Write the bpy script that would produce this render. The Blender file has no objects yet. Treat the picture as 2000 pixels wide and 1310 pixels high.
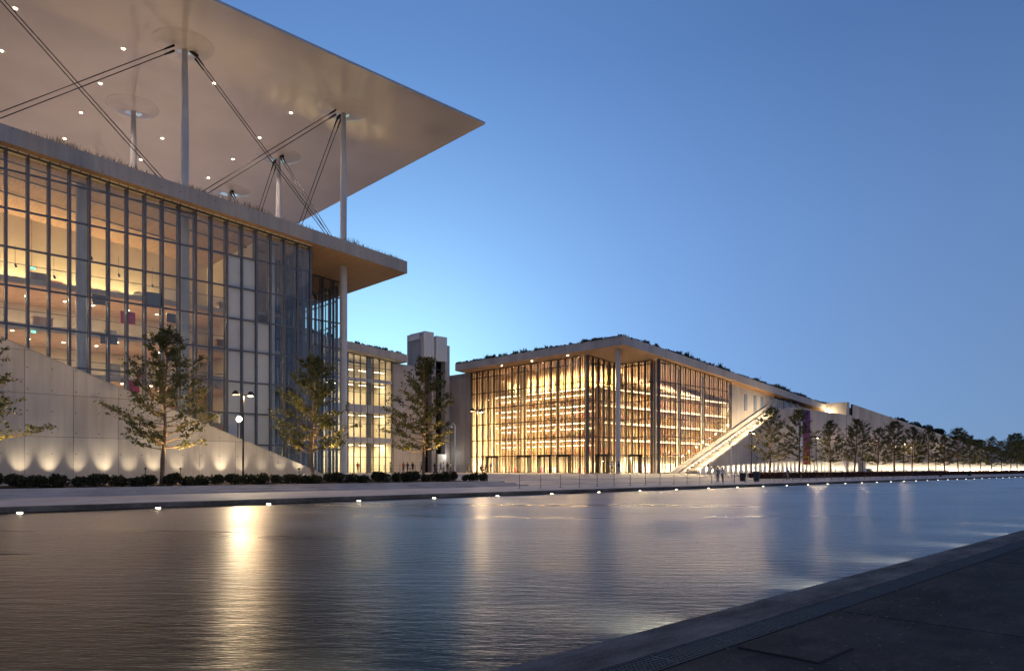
import bpy, math, random
from mathutils import Vector, Matrix

R = math.radians
rnd = random.Random(11)
sc = bpy.context.scene
COL = sc.collection

# ------------------------------------------------------------------ camera
cam = bpy.data.cameras.new('camera')
cam_o = bpy.data.objects.new('camera', cam)
COL.objects.link(cam_o)
cam_o.location = (0, 0, 1.8)
cam_o.rotation_euler = (math.pi / 2, 0, -R(43.66))
cam.sensor_width = 36
cam.lens = 1383.5 / 2000 * 36
cam.shift_y = 0.13
cam.clip_start = 0.1
cam.clip_end = 6000
sc.camera = cam_o

# ------------------------------------------------------------------ view
vs = sc.view_settings
vs.view_transform = 'Standard'
vs.look = 'None'
vs.exposure = 0.0
vs.gamma = 1.0
vs.use_curve_mapping = False
cy = sc.cycles
cy.max_bounces = 8
cy.diffuse_bounces = 3
cy.glossy_bounces = 4
cy.transmission_bounces = 4
cy.transparent_max_bounces = 32
cy.sample_clamp_indirect = 4.0
cy.sample_clamp_direct = 0.0
cy.caustics_reflective = False
cy.caustics_refractive = False
cy.use_denoising = True
cy.use_light_tree = True

# ------------------------------------------------------------------ sky (dusk, sun just below the horizon behind the buildings)
SUN_AZ = math.atan2(0.53, 0.85)          # measured from +Y towards +X
SUN_EL = R(-1.0)
world = bpy.data.worlds.new('World')
sc.world = world
world.use_nodes = True
wn, wl = world.node_tree.nodes, world.node_tree.links
bg = wn['Background']


def wmath(op, a, b=None):
    n = wn.new('ShaderNodeMath')
    n.operation = op
    for i, v in enumerate((a, b)):
        if v is None:
            continue
        if isinstance(v, (int, float)):
            n.inputs[i].default_value = v
        else:
            wl.new(v, n.inputs[i])
    return n.outputs[0]


def wcol(fac, col):
    n = wn.new('ShaderNodeVectorMath')
    n.operation = 'SCALE'
    n.inputs[0].default_value = col
    wl.new(fac, n.inputs['Scale'])
    return n.outputs[0]


def wadd(a, b):
    n = wn.new('ShaderNodeVectorMath')
    n.operation = 'ADD'
    wl.new(a, n.inputs[0])
    wl.new(b, n.inputs[1])
    return n.outputs[0]


tc = wn.new('ShaderNodeTexCoord')
nrm = wn.new('ShaderNodeVectorMath')
nrm.operation = 'NORMALIZE'
wl.new(tc.outputs['Generated'], nrm.inputs[0])
sep = wn.new('ShaderNodeSeparateXYZ')
wl.new(nrm.outputs[0], sep.inputs[0])
sky = wn.new('ShaderNodeTexSky')
sky.sky_type = 'NISHITA'
sky.sun_disc = False
sky.sun_elevation = R(3.5)
sky.sun_rotation = SUN_AZ
sky.ozone_density = 8.0
sky.dust_density = 0.0
sky.air_density = 1.0
ramp = wn.new('ShaderNodeValToRGB')
e = ramp.color_ramp.elements
e[0].position = 0.0
e[0].color = (0.17, 0.265, 0.43, 1)
e[1].position = 1.0
e[1].color = (0.045, 0.10, 0.25, 1)
for p, c in ((0.08, (0.155, 0.25, 0.435, 1)), (0.3, (0.113, 0.205, 0.41, 1)), (0.5, (0.066, 0.14, 0.325, 1))):
    k = ramp.color_ramp.elements.new(p)
    k.color = c
wl.new(sep.outputs['Z'], ramp.inputs[0])


def dome_dot(az, el):
    n = wn.new('ShaderNodeVectorMath')
    n.operation = 'DOT_PRODUCT'
    wl.new(nrm.outputs[0], n.inputs[0])
    n.inputs[1].default_value = (math.sin(az) * math.cos(el), math.cos(az) * math.cos(el), math.sin(el))
    return wmath('ARCCOSINE', wmath('MINIMUM', wmath('MAXIMUM', n.outputs['Value'], -1.0), 1.0))


def gauss(a, s):
    q = wmath('DIVIDE', a, R(s))
    return wmath('EXPONENT', wmath('MULTIPLY', wmath('MULTIPLY', q, q), -1.0))


ang = dome_dot(SUN_AZ, SUN_EL)
tot = wadd(ramp.outputs[0], wcol(gauss(ang, 32), (0.160, 0.34, 0.68)))
tot = wadd(tot, wcol(gauss(ang, 14), (0.46, 0.86, 0.5)))
# the pinkish belt of the sky opposite the set sun
anti = dome_dot(SUN_AZ + math.pi, R(14))
tot = wadd(tot, wcol(gauss(anti, 55), (0.27, 0.19, 0.14)))
nish = wn.new('ShaderNodeVectorMath')
nish.operation = 'SCALE'
wl.new(sky.outputs[0], nish.inputs[0])
nish.inputs['Scale'].default_value = 0.02
tot = wadd(tot, nish.outputs[0])
wl.new(tot, bg.inputs['Color'])
bg.inputs['Strength'].default_value = 1.0

# weak broad sun lamp, added as soft fill from the camera side
sun = bpy.data.lights.new('fill_sun', 'SUN')
sun.energy = 0.12
sun.angle = R(40)
sun.color = (1.0, 0.86, 0.76)
sun_o = bpy.data.objects.new('fill_sun', sun)
COL.objects.link(sun_o)
sun_o.rotation_euler = (R(62), 0, R(12))

# ------------------------------------------------------------------ materials


class NT:
    def __init__(s, name):
        s.m = bpy.data.materials.new(name)
        s.m.use_nodes = True
        s.n, s.l = s.m.node_tree.nodes, s.m.node_tree.links
        s.b = s.n['Principled BSDF']
        s.out = s.n['Material Output']
        s._co = None

    @property
    def co(s):
        if s._co is None:
            s._co = s.n.new('ShaderNodeTexCoord').outputs['Object']
        return s._co

    def new(s, t, **kw):
        n = s.n.new(t)
        for k, v in kw.items():
            setattr(n, k, v)
        return n

    def put(s, sock, v):
        if isinstance(v, (int, float)):
            sock.default_value = v
        elif isinstance(v, (tuple, list)):
            sock.default_value = v if len(v) != 3 or sock.type == 'VECTOR' else (*v, 1)
        else:
            s.l.new(v, sock)

    def math(s, op, a, b=0.0):
        n = s.new('ShaderNodeMath', operation=op)
        s.put(n.inputs[0], a)
        s.put(n.inputs[1], b)
        return n.outputs[0]

    def map(s, scale=(1, 1, 1), co=None):
        n = s.new('ShaderNodeMapping')
        s.l.new(co or s.co, n.inputs[0])
        n.inputs['Scale'].default_value = scale
        return n.outputs[0]

    def noise(s, scale, detail=4, vec=None, rough=0.55):
        n = s.new('ShaderNodeTexNoise')
        n.inputs['Scale'].default_value = scale
        n.inputs['Detail'].default_value = detail
        n.inputs['Roughness'].default_value = rough
        s.l.new(vec or s.co, n.inputs['Vector'])
        return n.outputs['Fac']

    def ramp(s, fac, stops):
        n = s.new('ShaderNodeValToRGB')
        s.l.new(fac, n.inputs[0])
        el = n.color_ramp.elements
        while len(el) < len(stops):
            el.new(0.5)
        for q, (p, c) in zip(el, stops):
            q.position = p
            q.color = (*c, 1)
        return n.outputs[0]

    def mix(s, fac, a, b, mode='MIX'):
        n = s.new('ShaderNodeMix', data_type='RGBA', blend_type=mode)
        s.put(n.inputs[0], fac)
        s.put(n.inputs[6], a)
        s.put(n.inputs[7], b)
        return n.outputs[2]

    def bump(s, h, strength=0.3, dist=0.02):
        n = s.new('ShaderNodeBump')
        n.inputs['Strength'].default_value = strength
        n.inputs['Distance'].default_value = dist
        s.l.new(h, n.inputs['Height'])
        s.l.new(n.outputs[0], s.b.inputs['Normal'])
        return n.outputs[0]

    def base(s, c, rough=0.6, metal=0.0, spec=0.5):
        s.put(s.b.inputs['Base Color'], c)
        s.put(s.b.inputs['Roughness'], rough)
        s.b.inputs['Metallic'].default_value = metal
        s.b.inputs['Specular IOR Level'].default_value = spec
        return s.m


def simple(name, c, rough=0.6, metal=0.0, spec=0.5, var=0.12, scale=3.0):
    t = NT(name)
    f = t.noise(scale, 3)
    lo = tuple(max(0, x * (1 - var)) for x in c)
    hi = tuple(min(1, x * (1 + var)) for x in c)
    return t.base(t.ramp(f, [(0.3, lo), (0.7, hi)]), rough, metal, spec)


def emit(name, c, strength):
    t = NT(name)
    t.base((0.02, 0.02, 0.02), 0.5)
    t.b.inputs['Emission Color'].default_value = (*c, 1)
    t.b.inputs['Emission Strength'].default_value = strength
    return t.m


def concrete(name, c, holes=True, rough=0.75):
    t = NT(name)
    big = t.noise(0.35, 5, t.map((1, 1, 0.45)))
    fine = t.noise(9, 4)
    streak = t.noise(1.0, 4, t.map((3.0, 3.0, 0.16)))
    lo = tuple(x * 0.66 for x in c)
    hi = tuple(x * 1.20 for x in c)
    k = t.ramp(big, [(0.3, lo), (0.7, hi)])
    k = t.mix(0.45, k, t.ramp(streak, [(0.32, tuple(x * 0.72 for x in c)), (0.68, tuple(x * 1.1 for x in c))]))
    oi = t.new('ShaderNodeObjectInfo')
    tone = t.math('ADD', t.math('MULTIPLY', oi.outputs['Random'], 0.26), 0.86)
    tn = t.new('ShaderNodeVectorMath', operation='SCALE')
    t.l.new(k, tn.inputs[0])
    t.l.new(tone, tn.inputs['Scale'])
    k = tn.outputs[0]
    h = fine
    if holes:
        sp = t.new('ShaderNodeSeparateXYZ')
        t.l.new(t.co, sp.inputs[0])
        u = t.math('ADD', sp.outputs[0], sp.outputs[1])
        fu = t.math('SUBTRACT', t.math('FRACT', t.math('DIVIDE', t.math('ADD', u, 200.35), 1.4)), 0.5)
        fv = t.math('SUBTRACT', t.math('FRACT', t.math('DIVIDE', t.math('ADD', sp.outputs[2], 100.2), 1.425)), 0.5)
        d = t.math('ADD', t.math('MULTIPLY', fu, fu), t.math('MULTIPLY', fv, fv))
        dot = t.math('LESS_THAN', d, 0.0010)
        k = t.mix(dot, k, tuple(x * 0.3 for x in c))
    t.bump(h, 0.25, 0.01)
    return t.base(k, rough, 0, 0.3)


M = {}
M['concrete'] = concrete('concrete', (0.46, 0.43, 0.405))
M['concrete_plain'] = concrete('concrete_plain', (0.42, 0.40, 0.38), False)
M['fascia'] = concrete('fascia_concrete', (0.40, 0.39, 0.385))


def board_soffit():
    t = NT('board_marked_soffit')
    w = t.new('ShaderNodeTexBrick')
    mp = t.new('ShaderNodeMapping')
    mp.inputs['Rotation'].default_value = (0, 0, math.pi / 2)
    t.l.new(t.co, mp.inputs[0])
    t.l.new(mp.outputs[0], w.inputs['Vector'])
    w.inputs['Color1'].default_value = (0.40, 0.27, 0.19, 1)
    w.inputs['Color2'].default_value = (0.30, 0.195, 0.135, 1)
    w.inputs['Mortar'].default_value = (0.13, 0.085, 0.06, 1)
    w.inputs['Scale'].default_value = 1.0
    w.inputs['Mortar Size'].default_value = 0.012
    w.inputs['Brick Width'].default_value = 2.4
    w.inputs['Row Height'].default_value = 0.16
    f = t.noise(2.2, 4, t.map((6, 0.6, 1)))
    k = t.mix(0.4, w.outputs['Color'], t.ramp(f, [(0.3, (0.22, 0.15, 0.11)), (0.7, (0.46, 0.33, 0.24))]))
    t.bump(w.outputs['Fac'], -0.4, 0.01)
    return t.base(k, 0.7, 0, 0.3)


M['soffit'] = board_soffit()
M['canopy'] = None
t = NT('canopy_gloss_paint')
f = t.noise(0.12, 5)
t.bump(t.noise(0.5, 3), 0.12, 0.05)
M['canopy'] = t.base(t.ramp(f, [(0.3, (0.60, 0.57, 0.555)), (0.7, (0.70, 0.675, 0.66))]), 0.12, 0, 0.8)
M['canopy_edge'] = simple('canopy_edge', (0.35, 0.42, 0.5), 0.4)
M['steel'] = simple('painted_steel', (0.46, 0.48, 0.50), 0.35, 0.0, 0.5, 0.08, 1.0)
M['mullion'] = simple('mullion_metal', (0.085, 0.095, 0.12), 0.4, 0.2, 0.5, 0.2, 2)
M['bronze'] = simple('bronze_mullion', (0.075, 0.058, 0.055), 0.45, 0.2, 0.5, 0.2, 2)
M['fin'] = simple('timber_fin', (0.50, 0.38, 0.26), 0.55, 0, 0.4, 0.25, 2)
M['cable'] = simple('cable_steel', (0.022, 0.021, 0.022), 0.5, 0.3)
M['black'] = simple('black_paint', (0.012, 0.012, 0.013), 0.5)
M['blind'] = simple('roller_blind', (0.62, 0.59, 0.58), 0.8, 0, 0.2, 0.05, 0.6)
M['cream'] = simple('cream_panel', (0.68, 0.61, 0.50), 0.6, 0, 0.3, 0.08, 0.5)
M['slab'] = simple('gallery_slab', (0.62, 0.53, 0.45), 0.6, 0, 0.3, 0.08, 0.7)
M['wood_soffit'] = simple('wood_soffit', (0.62, 0.45, 0.33), 0.5, 0, 0.4, 0.18, 1.2)
M['white_wall'] = simple('white_wall', (0.72, 0.70, 0.64), 0.7, 0, 0.3, 0.05, 0.5)
M['magenta'] = simple('magenta_cloth', (0.62, 0.02, 0.14), 0.8, 0, 0.2)
M['slit_glass'] = simple('slit_glass', (0.20, 0.25, 0.31), 0.2, 0, 0.6, 0.1, 1)
M['dish'] = simple('polished_dish', (0.60, 0.575, 0.565), 0.09, 0.0, 0.8, 0.06, 1)
M['screen'] = simple('dark_screen', (0.03, 0.035, 0.05), 0.25)
M['purple'] = None
t = NT('purple_banner')
sp = t.new('ShaderNodeSeparateXYZ')
t.l.new(t.co, sp.inputs[0])
M['purple'] = t.base(t.ramp(t.math('DIVIDE', t.math('ADD', sp.outputs[2], 0.0), 10.0), [(0.1, (0.25, 0.012, 0.03)), (0.75, (0.12, 0.03, 0.25))]), 0.8)
M['pale_blue'] = simple('pale_blue_banner', (0.55, 0.66, 0.85), 0.8, 0, 0.2, 0.3, 0.8)


def glass(name, tint, refl_rough=0.02, extra=0.0):
    t = NT(name)
    lw_ = t.new('ShaderNodeLayerWeight')
    lw_.inputs['Blend'].default_value = 0.5
    f5 = t.math('POWER', lw_.outputs['Facing'], 4.0)
    g = t.new('ShaderNodeBsdfGlossy')
    g.inputs['Roughness'].default_value = refl_rough
    g.inputs['Color'].default_value = (0.9, 0.92, 0.95, 1)
    tr = t.new('ShaderNodeBsdfTransparent')
    tr.inputs['Color'].default_value = (*tint, 1)
    mx = t.new('ShaderNodeMixShader')
    t.put(mx.inputs[0], t.math('ADD', t.math('MULTIPLY', f5, 0.7), 0.035 + extra))
    t.l.new(tr.outputs[0], mx.inputs[1])
    t.l.new(g.outputs[0], mx.inputs[2])
    t.l.new(mx.outputs[0], t.out.inputs[0])
    t.n.remove(t.b)
    return t.m


M['glass'] = glass('clear_glass', (0.93, 0.95, 0.95))
M['glass_dark'] = glass('dark_glass', (0.25, 0.27, 0.30))


def water():
    t = NT('canal_water')
    yaw = R(46.3)
    rot = t.new('ShaderNodeMapping')
    rot.inputs['Rotation'].default_value = (0, 0, yaw)
    t.l.new(t.co, rot.inputs[0])

    def stretched(sx, sy):
        m = t.new('ShaderNodeMapping')
        m.inputs['Scale'].default_value = (sx, sy, 1)
        t.l.new(rot.outputs[0], m.inputs[0])
        return m.outputs[0]
    a = t.noise(1.0, 3, stretched(1.5, 4.6))
    b = t.noise(1.0, 3, stretched(6.0, 20.0))
    calm = t.noise(1.0, 3, stretched(0.05, 0.22))
    h = t.math('MULTIPLY', t.math('ADD', t.math('MULTIPLY', a, 0.5), t.math('MULTIPLY', b, 0.20)), t.math('ADD', t.math('MULTIPLY', calm, 1.5), 0.1))
    bp = t.new('ShaderNodeBump')
    bp.inputs['Strength'].default_value = 0.8
    bp.inputs['Distance'].default_value = 0.065
    t.l.new(h, bp.inputs['Height'])
    patch = t.ramp(t.noise(1.0, 4, stretched(0.03, 0.16)), [(0.35, (0, 0, 0)), (0.65, (1, 1, 1))])
    fr = t.new('ShaderNodeFresnel')
    fr.inputs['IOR'].default_value = 1.115
    t.l.new(bp.outputs[0], fr.inputs['Normal'])
    g = t.new('ShaderNodeBsdfGlossy')
    t.put(g.inputs['Roughness'], t.math('ADD', t.math('MULTIPLY', patch, 0.14), 0.25))
    g.inputs['Color'].default_value = (0.96, 0.92, 0.88, 1)
    t.l.new(bp.outputs[0], g.inputs['Normal'])
    tr = t.new('ShaderNodeBsdfTransparent')
    tr.inputs['Color'].default_value = (0.30, 0.32, 0.33, 1)
    mx = t.new('ShaderNodeMixShader')
    t.l.new(fr.outputs[0], mx.inputs[0])
    t.l.new(tr.outputs[0], mx.inputs[1])
    t.l.new(g.outputs[0], mx.inputs[2])
    t.l.new(mx.outputs[0], t.out.inputs[0])
    t.n.remove(t.b)
    return t.m


M['water'] = water()
M['pool_floor'] = simple('pool_floor', (0.15, 0.15, 0.14), 0.8, 0, 0.2, 0.25, 0.8)


def paving(name, c, rough=0.65):
    t = NT(name)
    a = t.noise(0.5, 6)
    b = t.noise(14, 4)
    k = t.ramp(a, [(0.28, tuple(x * 0.62 for x in c)), (0.5, c), (0.75, tuple(x * 1.25 for x in c))])
    k = t.mix(0.25, k, t.ramp(b, [(0.3, tuple(x * 0.6 for x in c)), (0.7, tuple(x * 1.3 for x in c))]))
    t.bump(b, 0.35, 0.01)
    return t.base(k, rough, 0, 0.35)


M['promenade'] = paving('promenade_paving', (0.46, 0.43, 0.42))
M['plaza'] = paving('plaza_paving', (0.45, 0.42, 0.41))
M['stone'] = paving('stone_steps', (0.42, 0.39, 0.38))
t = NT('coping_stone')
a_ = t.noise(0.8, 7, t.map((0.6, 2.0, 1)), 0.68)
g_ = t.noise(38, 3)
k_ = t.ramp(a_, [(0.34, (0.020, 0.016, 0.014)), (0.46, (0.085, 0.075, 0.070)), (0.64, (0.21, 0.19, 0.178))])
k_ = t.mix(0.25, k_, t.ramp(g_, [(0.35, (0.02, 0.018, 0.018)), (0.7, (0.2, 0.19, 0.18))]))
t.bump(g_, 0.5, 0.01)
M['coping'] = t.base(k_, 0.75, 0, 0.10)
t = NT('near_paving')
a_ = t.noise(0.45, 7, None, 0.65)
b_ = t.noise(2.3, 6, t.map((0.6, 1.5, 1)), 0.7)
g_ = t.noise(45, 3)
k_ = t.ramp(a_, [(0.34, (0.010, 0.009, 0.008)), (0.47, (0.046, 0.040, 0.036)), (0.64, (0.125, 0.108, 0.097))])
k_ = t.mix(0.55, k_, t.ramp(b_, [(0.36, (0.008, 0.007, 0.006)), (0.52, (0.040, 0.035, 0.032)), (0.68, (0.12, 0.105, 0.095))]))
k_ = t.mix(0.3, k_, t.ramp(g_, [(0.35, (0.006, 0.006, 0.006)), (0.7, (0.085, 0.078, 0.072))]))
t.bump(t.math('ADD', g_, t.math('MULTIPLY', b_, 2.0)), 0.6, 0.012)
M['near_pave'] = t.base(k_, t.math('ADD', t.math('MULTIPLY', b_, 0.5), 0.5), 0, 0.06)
M['joint'] = simple('dark_joint', (0.012, 0.012, 0.012), 0.9)
M['grate'] = simple('grate_metal', (0.035, 0.034, 0.034), 0.6, 0.3)
M['soil'] = simple('soil', (0.045, 0.03, 0.022), 0.95, 0, 0.1, 0.4, 3)
M['bark'] = simple('bark', (0.15, 0.11, 0.08), 0.9, 0, 0.2, 0.35, 6)


def leaf(name, c1, c2, sc_=1.2):
    t = NT(name)
    f = t.noise(sc_, 3)
    k = t.ramp(f, [(0.3, c1), (0.7, c2)])
    t.base(k, 0.55, 0, 0.35)
    tl = t.new('ShaderNodeBsdfTranslucent')
    t.l.new(k, tl.inputs[0])
    mx = t.new('ShaderNodeMixShader')
    mx.inputs[0].default_value = 0.38
    t.l.new(t.b.outputs[0], mx.inputs[1])
    t.l.new(tl.outputs[0], mx.inputs[2])
    t.l.new(mx.outputs[0], t.out.inputs[0])
    return t.m


M['leaf'] = leaf('tree_leaf', (0.055, 0.070, 0.022), (0.11, 0.11, 0.035), 0.9)
M['leaf_dark'] = leaf('shrub_leaf', (0.020, 0.028, 0.012), (0.05, 0.05, 0.022), 2)
M['leaf_red'] = leaf('red_hedge_leaf', (0.05, 0.018, 0.012), (0.11, 0.035, 0.02), 1.2)
M['dry_grass'] = leaf('dry_grass', (0.10, 0.085, 0.04), (0.20, 0.16, 0.07), 0.6)
M['roof_green'] = leaf('roof_planting', (0.014, 0.022, 0.010), (0.03, 0.04, 0.016), 0.8)


def books():
    t = NT('book_spines')
    w = t.new('ShaderNodeTexVoronoi')
    w.inputs['Scale'].default_value = 1.0
    t.l.new(t.map((7, 7, 2.2)), w.inputs['Vector'])
    k = t.ramp(w.outputs['Distance'], [(0.0, (0.30, 0.17, 0.07)), (0.35, (0.42, 0.26, 0.12)), (0.6, (0.14, 0.07, 0.03))])
    hs = t.new('ShaderNodeHueSaturation')
    hs.inputs['Saturation'].default_value = 0.9
    t.l.new(k, hs.inputs['Color'])
    k2 = t.mix(0.35, hs.outputs[0], w.outputs['Color'])
    return t.base(k2, 0.6, 0, 0.3)


M['books'] = books()
M['shelf'] = simple('shelf_wood', (0.34, 0.20, 0.10), 0.55, 0, 0.35, 0.2, 1.5)
M['amber_wall'] = simple('amber_wall', (0.62, 0.40, 0.17), 0.6, 0, 0.3, 0.12, 0.6)
M['skin'] = simple('skin', (0.42, 0.26, 0.19), 0.6)
M['hair'] = simple('hair', (0.02, 0.014, 0.01), 0.7)
for nm, c in (('cloth_navy', (0.02, 0.03, 0.07)), ('cloth_white', (0.6, 0.6, 0.6)), ('cloth_black', (0.014, 0.014, 0.016)), ('cloth_red', (0.3, 0.04, 0.04)),
              ('cloth_grey', (0.18, 0.18, 0.19)), ('cloth_blue', (0.08, 0.15, 0.32))):
    M[nm] = simple(nm, c, 0.85, 0, 0.2)
WARM = (1.0, 0.72, 0.40)
AMBER = (1.0, 0.64, 0.28)
M['led'] = emit('warm_led', (1.0, 0.72, 0.38), 26)
M['led_amber'] = emit('amber_led', (1.0, 0.66, 0.32), 14)
M['downlight'] = emit('downlight_glow', (1.0, 0.80, 0.50), 40)
M['bulb'] = emit('lamp_bulb', (1.0, 0.72, 0.40), 36)
M['flood'] = emit('flood_lens', (1.0, 0.80, 0.5), 26)
M['walllight'] = emit('wall_light_lens', (1.0, 0.90, 0.66), 12)
M['exit'] = emit('green_sign', (0.2, 1.0, 0.7), 2.0)

# ------------------------------------------------------------------ mesh helpers
ORG = {}


class MB:
    def __init__(s):
        s.v, s.f, s.mi = [], [], []

    def face(s, pts, m=0):
        i = len(s.v)
        s.v += [tuple(p) for p in pts]
        s.f.append(tuple(range(i, i + len(pts))))
        s.mi.append(m)
        return s

    def box(s, a, b, m=0):
        x0, x1 = sorted((a[0], b[0]))
        y0, y1 = sorted((a[1], b[1]))
        z0, z1 = sorted((a[2], b[2]))
        i = len(s.v)
        s.v += [(x0, y0, z0), (x1, y0, z0), (x1, y1, z0), (x0, y1, z0), (x0, y0, z1), (x1, y0, z1), (x1, y1, z1), (x0, y1, z1)]
        for q in ((3, 2, 1, 0), (4, 5, 6, 7), (0, 1, 5, 4), (1, 2, 6, 5), (2, 3, 7, 6), (3, 0, 4, 7)):
            s.f.append(tuple(i + k for k in q))
            s.mi.append(m)
        return s

    def prism(s, poly, d, m=0, mcap=None):
        """planar polygon (3D points) swept by vector d"""
        n = len(poly)
        i = len(s.v)
        d = Vector(d)
        s.v += [tuple(p) for p in poly] + [tuple(Vector(p) + d) for p in poly]
        nor = Vector((0, 0, 0))
        for k in range(n):
            a, b = Vector(poly[k]), Vector(poly[(k + 1) % n])
            nor += a.cross(b)
        flip = nor.dot(d) > 0
        A, B = list(range(i, i + n)), list(range(i + n, i + 2 * n))
        s.f.append(tuple(reversed(A)) if flip else tuple(A))
        s.f.append(tuple(B) if flip else tuple(reversed(B)))
        s.mi += [m if mcap is None else mcap, m]
        for k in range(n):
            q = (A[k], A[(k + 1) % n], B[(k + 1) % n], B[k])
            s.f.append(q if flip else tuple(reversed(q)))
            s.mi.append(m)
        return s

    def tube(s, p0, p1, r0, r1=None, n=8, m=0, caps=True):
        r1 = r0 if r1 is None else r1
        p0, p1 = Vector(p0), Vector(p1)
        d = (p1 - p0)
        if d.length < 1e-6:
            return s
        d.normalize()
        a = d.orthogonal().normalized()
        b = d.cross(a)
        i = len(s.v)
        for p, r in ((p0, r0), (p1, r1)):
            for k in range(n):
                t_ = 2 * math.pi * k / n
                s.v.append(tuple(p + a * (math.cos(t_) * r) + b * (math.sin(t_) * r)))
        for k in range(n):
            k2 = (k + 1) % n
            s.f.append((i + k, i + k2, i + n + k2, i + n + k))
            s.mi.append(m)
        if caps:
            s.f.append(tuple(i + k for k in reversed(range(n))))
            s.f.append(tuple(i + n + k for k in range(n)))
            s.mi += [m, m]
        return s

    def lathe(s, c, prof, n=24, m=0):
        """prof: list of (r, z) about vertical axis at c"""
        i = len(s.v)
        for r, z in prof:
            for k in range(n):
                t_ = 2 * math.pi * k / n
                s.v.append((c[0] + r * math.cos(t_), c[1] + r * math.sin(t_), c[2] + z))
        for j in range(len(prof) - 1):
            for k in range(n):
                k2 = (k + 1) % n
                s.f.append((i + j * n + k, i + j * n + k2, i + (j + 1) * n + k2, i + (j + 1) * n + k))
                s.mi.append(m)
        return s

    def mesh(s, name, mats, org=(0, 0, 0), smooth=False):
        me = bpy.data.meshes.new(name)
        o = Vector(org)
        me.from_pydata([tuple(Vector(p) - o) for p in s.v], [], s.f)
        for m in (mats if isinstance(mats, (list, tuple)) else [mats]):
            me.materials.append(M[m] if isinstance(m, str) else m)
        me.polygons.foreach_set('material_index', s.mi)
        if smooth:
            me.polygons.foreach_set('use_smooth', [True] * len(me.polygons))
        me.update()
        return me

    def build(s, name, mats, parent=None, org=None, smooth=False):
        if org is None:
            org = ORG[parent.name] if parent else (0, 0, 0)
        o = bpy.data.objects.new(name, s.mesh(name, mats, org, smooth))
        COL.objects.link(o)
        if parent:
            o.parent = parent
            o.location = Vector(org) - ORG[parent.name]
        else:
            o.location = org
        ORG[o.name] = Vector(org)
        return o


def tag(o, label=None, cat=None, group=None, kind=None):
    if label:
        o['label'] = label
    if cat:
        o['category'] = cat
    if group:
        o['group'] = group
    if kind:
        o['kind'] = kind
    return o


def thing(name, label, cat, loc=(0, 0, 0), group=None, rz=0.0):
    o = bpy.data.objects.new(name, None)
    COL.objects.link(o)
    o.location = loc
    o.rotation_euler = (0, 0, rz)
    o.empty_display_size = 0.3
    ORG[o.name] = Vector(loc)
    return tag(o, label, cat, group)


def inst(me, name, parent, wloc, label=None):
    o = bpy.data.objects.new(name, me)
    COL.objects.link(o)
    if parent:
        o.parent = parent
        o.location = Vector(wloc) - ORG[parent.name]
    else:
        o.location = wloc
    ORG[o.name] = Vector(wloc)
    if label:
        o['label'] = label
    return o


def copy_tree(o, loc=None, rz=None, scale=None, parent=None):
    c = o.copy()
    COL.objects.link(c)
    if parent:
        c.parent = parent
    if loc is not None:
        c.location = loc
        ORG[c.name] = Vector(loc)
    if rz is not None:
        c.rotation_euler = (0, 0, rz)
    if scale is not None:
        c.scale = scale
    for ch in list(o.children):
        copy_tree(ch, parent=c)
    return c


def light(kind, name, parent, wloc, energy, color, rot=(0, 0, 0), size=0.2, size_y=None, spot=None, blend=0.6):
    d = bpy.data.lights.new(name, kind)
    d.energy = energy
    d.color = color
    if kind == 'AREA':
        d.shape = 'RECTANGLE'
        d.size = size
        d.size_y = size_y or size
    else:
        d.shadow_soft_size = size
    if kind == 'SPOT':
        d.spot_size = spot
        d.spot_blend = blend
    o = bpy.data.objects.new(name, d)
    COL.objects.link(o)
    o.rotation_euler = rot
    if parent:
        o.parent = parent
        o.location = Vector(wloc) - ORG[parent.name]
    else:
        o.location = wloc
    return o


ORD = ['first', 'second', 'third', 'fourth', 'fifth', 'sixth', 'seventh', 'eighth', 'ninth', 'tenth', 'eleventh', 'twelfth', 'thirteenth',
       'fourteenth', 'fifteenth', 'sixteenth', 'seventeenth', 'eighteenth', 'nineteenth', 'twentieth']


def ordw(i):
    if i < 20:
        return ORD[i]
    tens = ['twenty', 'thirty', 'forty', 'fifty', 'sixty', 'seventy'][(i + 1) // 10 - 2]
    u = (i + 1) % 10
    return tens[:-1] + 'ieth' if u == 0 else tens + '-' + ORD[u - 1]


# the common levels of the place (water surface is z = 0)
PLAZA = 1.12
SL = 0.0793                                   # fall of the roofs along +X


def rooftop(x):
    return 20.17 - SL * (x - 78.6)


TH = 1.22


def soffit(x):
    return rooftop(x) - TH


ROWS = [1.18 + 2.73 * k for k in range(9)]

# ------------------------------------------------------------------ ground, water, banks
tag(MB().box((-400, 30, -1.6), (1500, 34.6, -0.45)).build('far_ground_base', 'soil'), kind='structure')
tag(MB().box((-140, 3.9, -0.62), (430, 35.2, -0.5)).build('canal_floor', 'pool_floor'), kind='structure')
w = MB().face([(-140, 4.0, 0), (430, 4.0, 0), (430, 34.65, 0), (-140, 34.65, 0)])
tag(w.build('water', 'water'), kind='structure')
# end walls of the canal, far outside the picture
tag(MB().box((430, 3.0, -0.6), (432, 36, 0.25)).build('canal_end_wall', 'concrete_plain'), kind='structure')

prom = tag(MB().box((-400, 35.0, -0.3), (1500, 45.4, 0.25)).build('promenade', 'promenade'), kind='structure')
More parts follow.
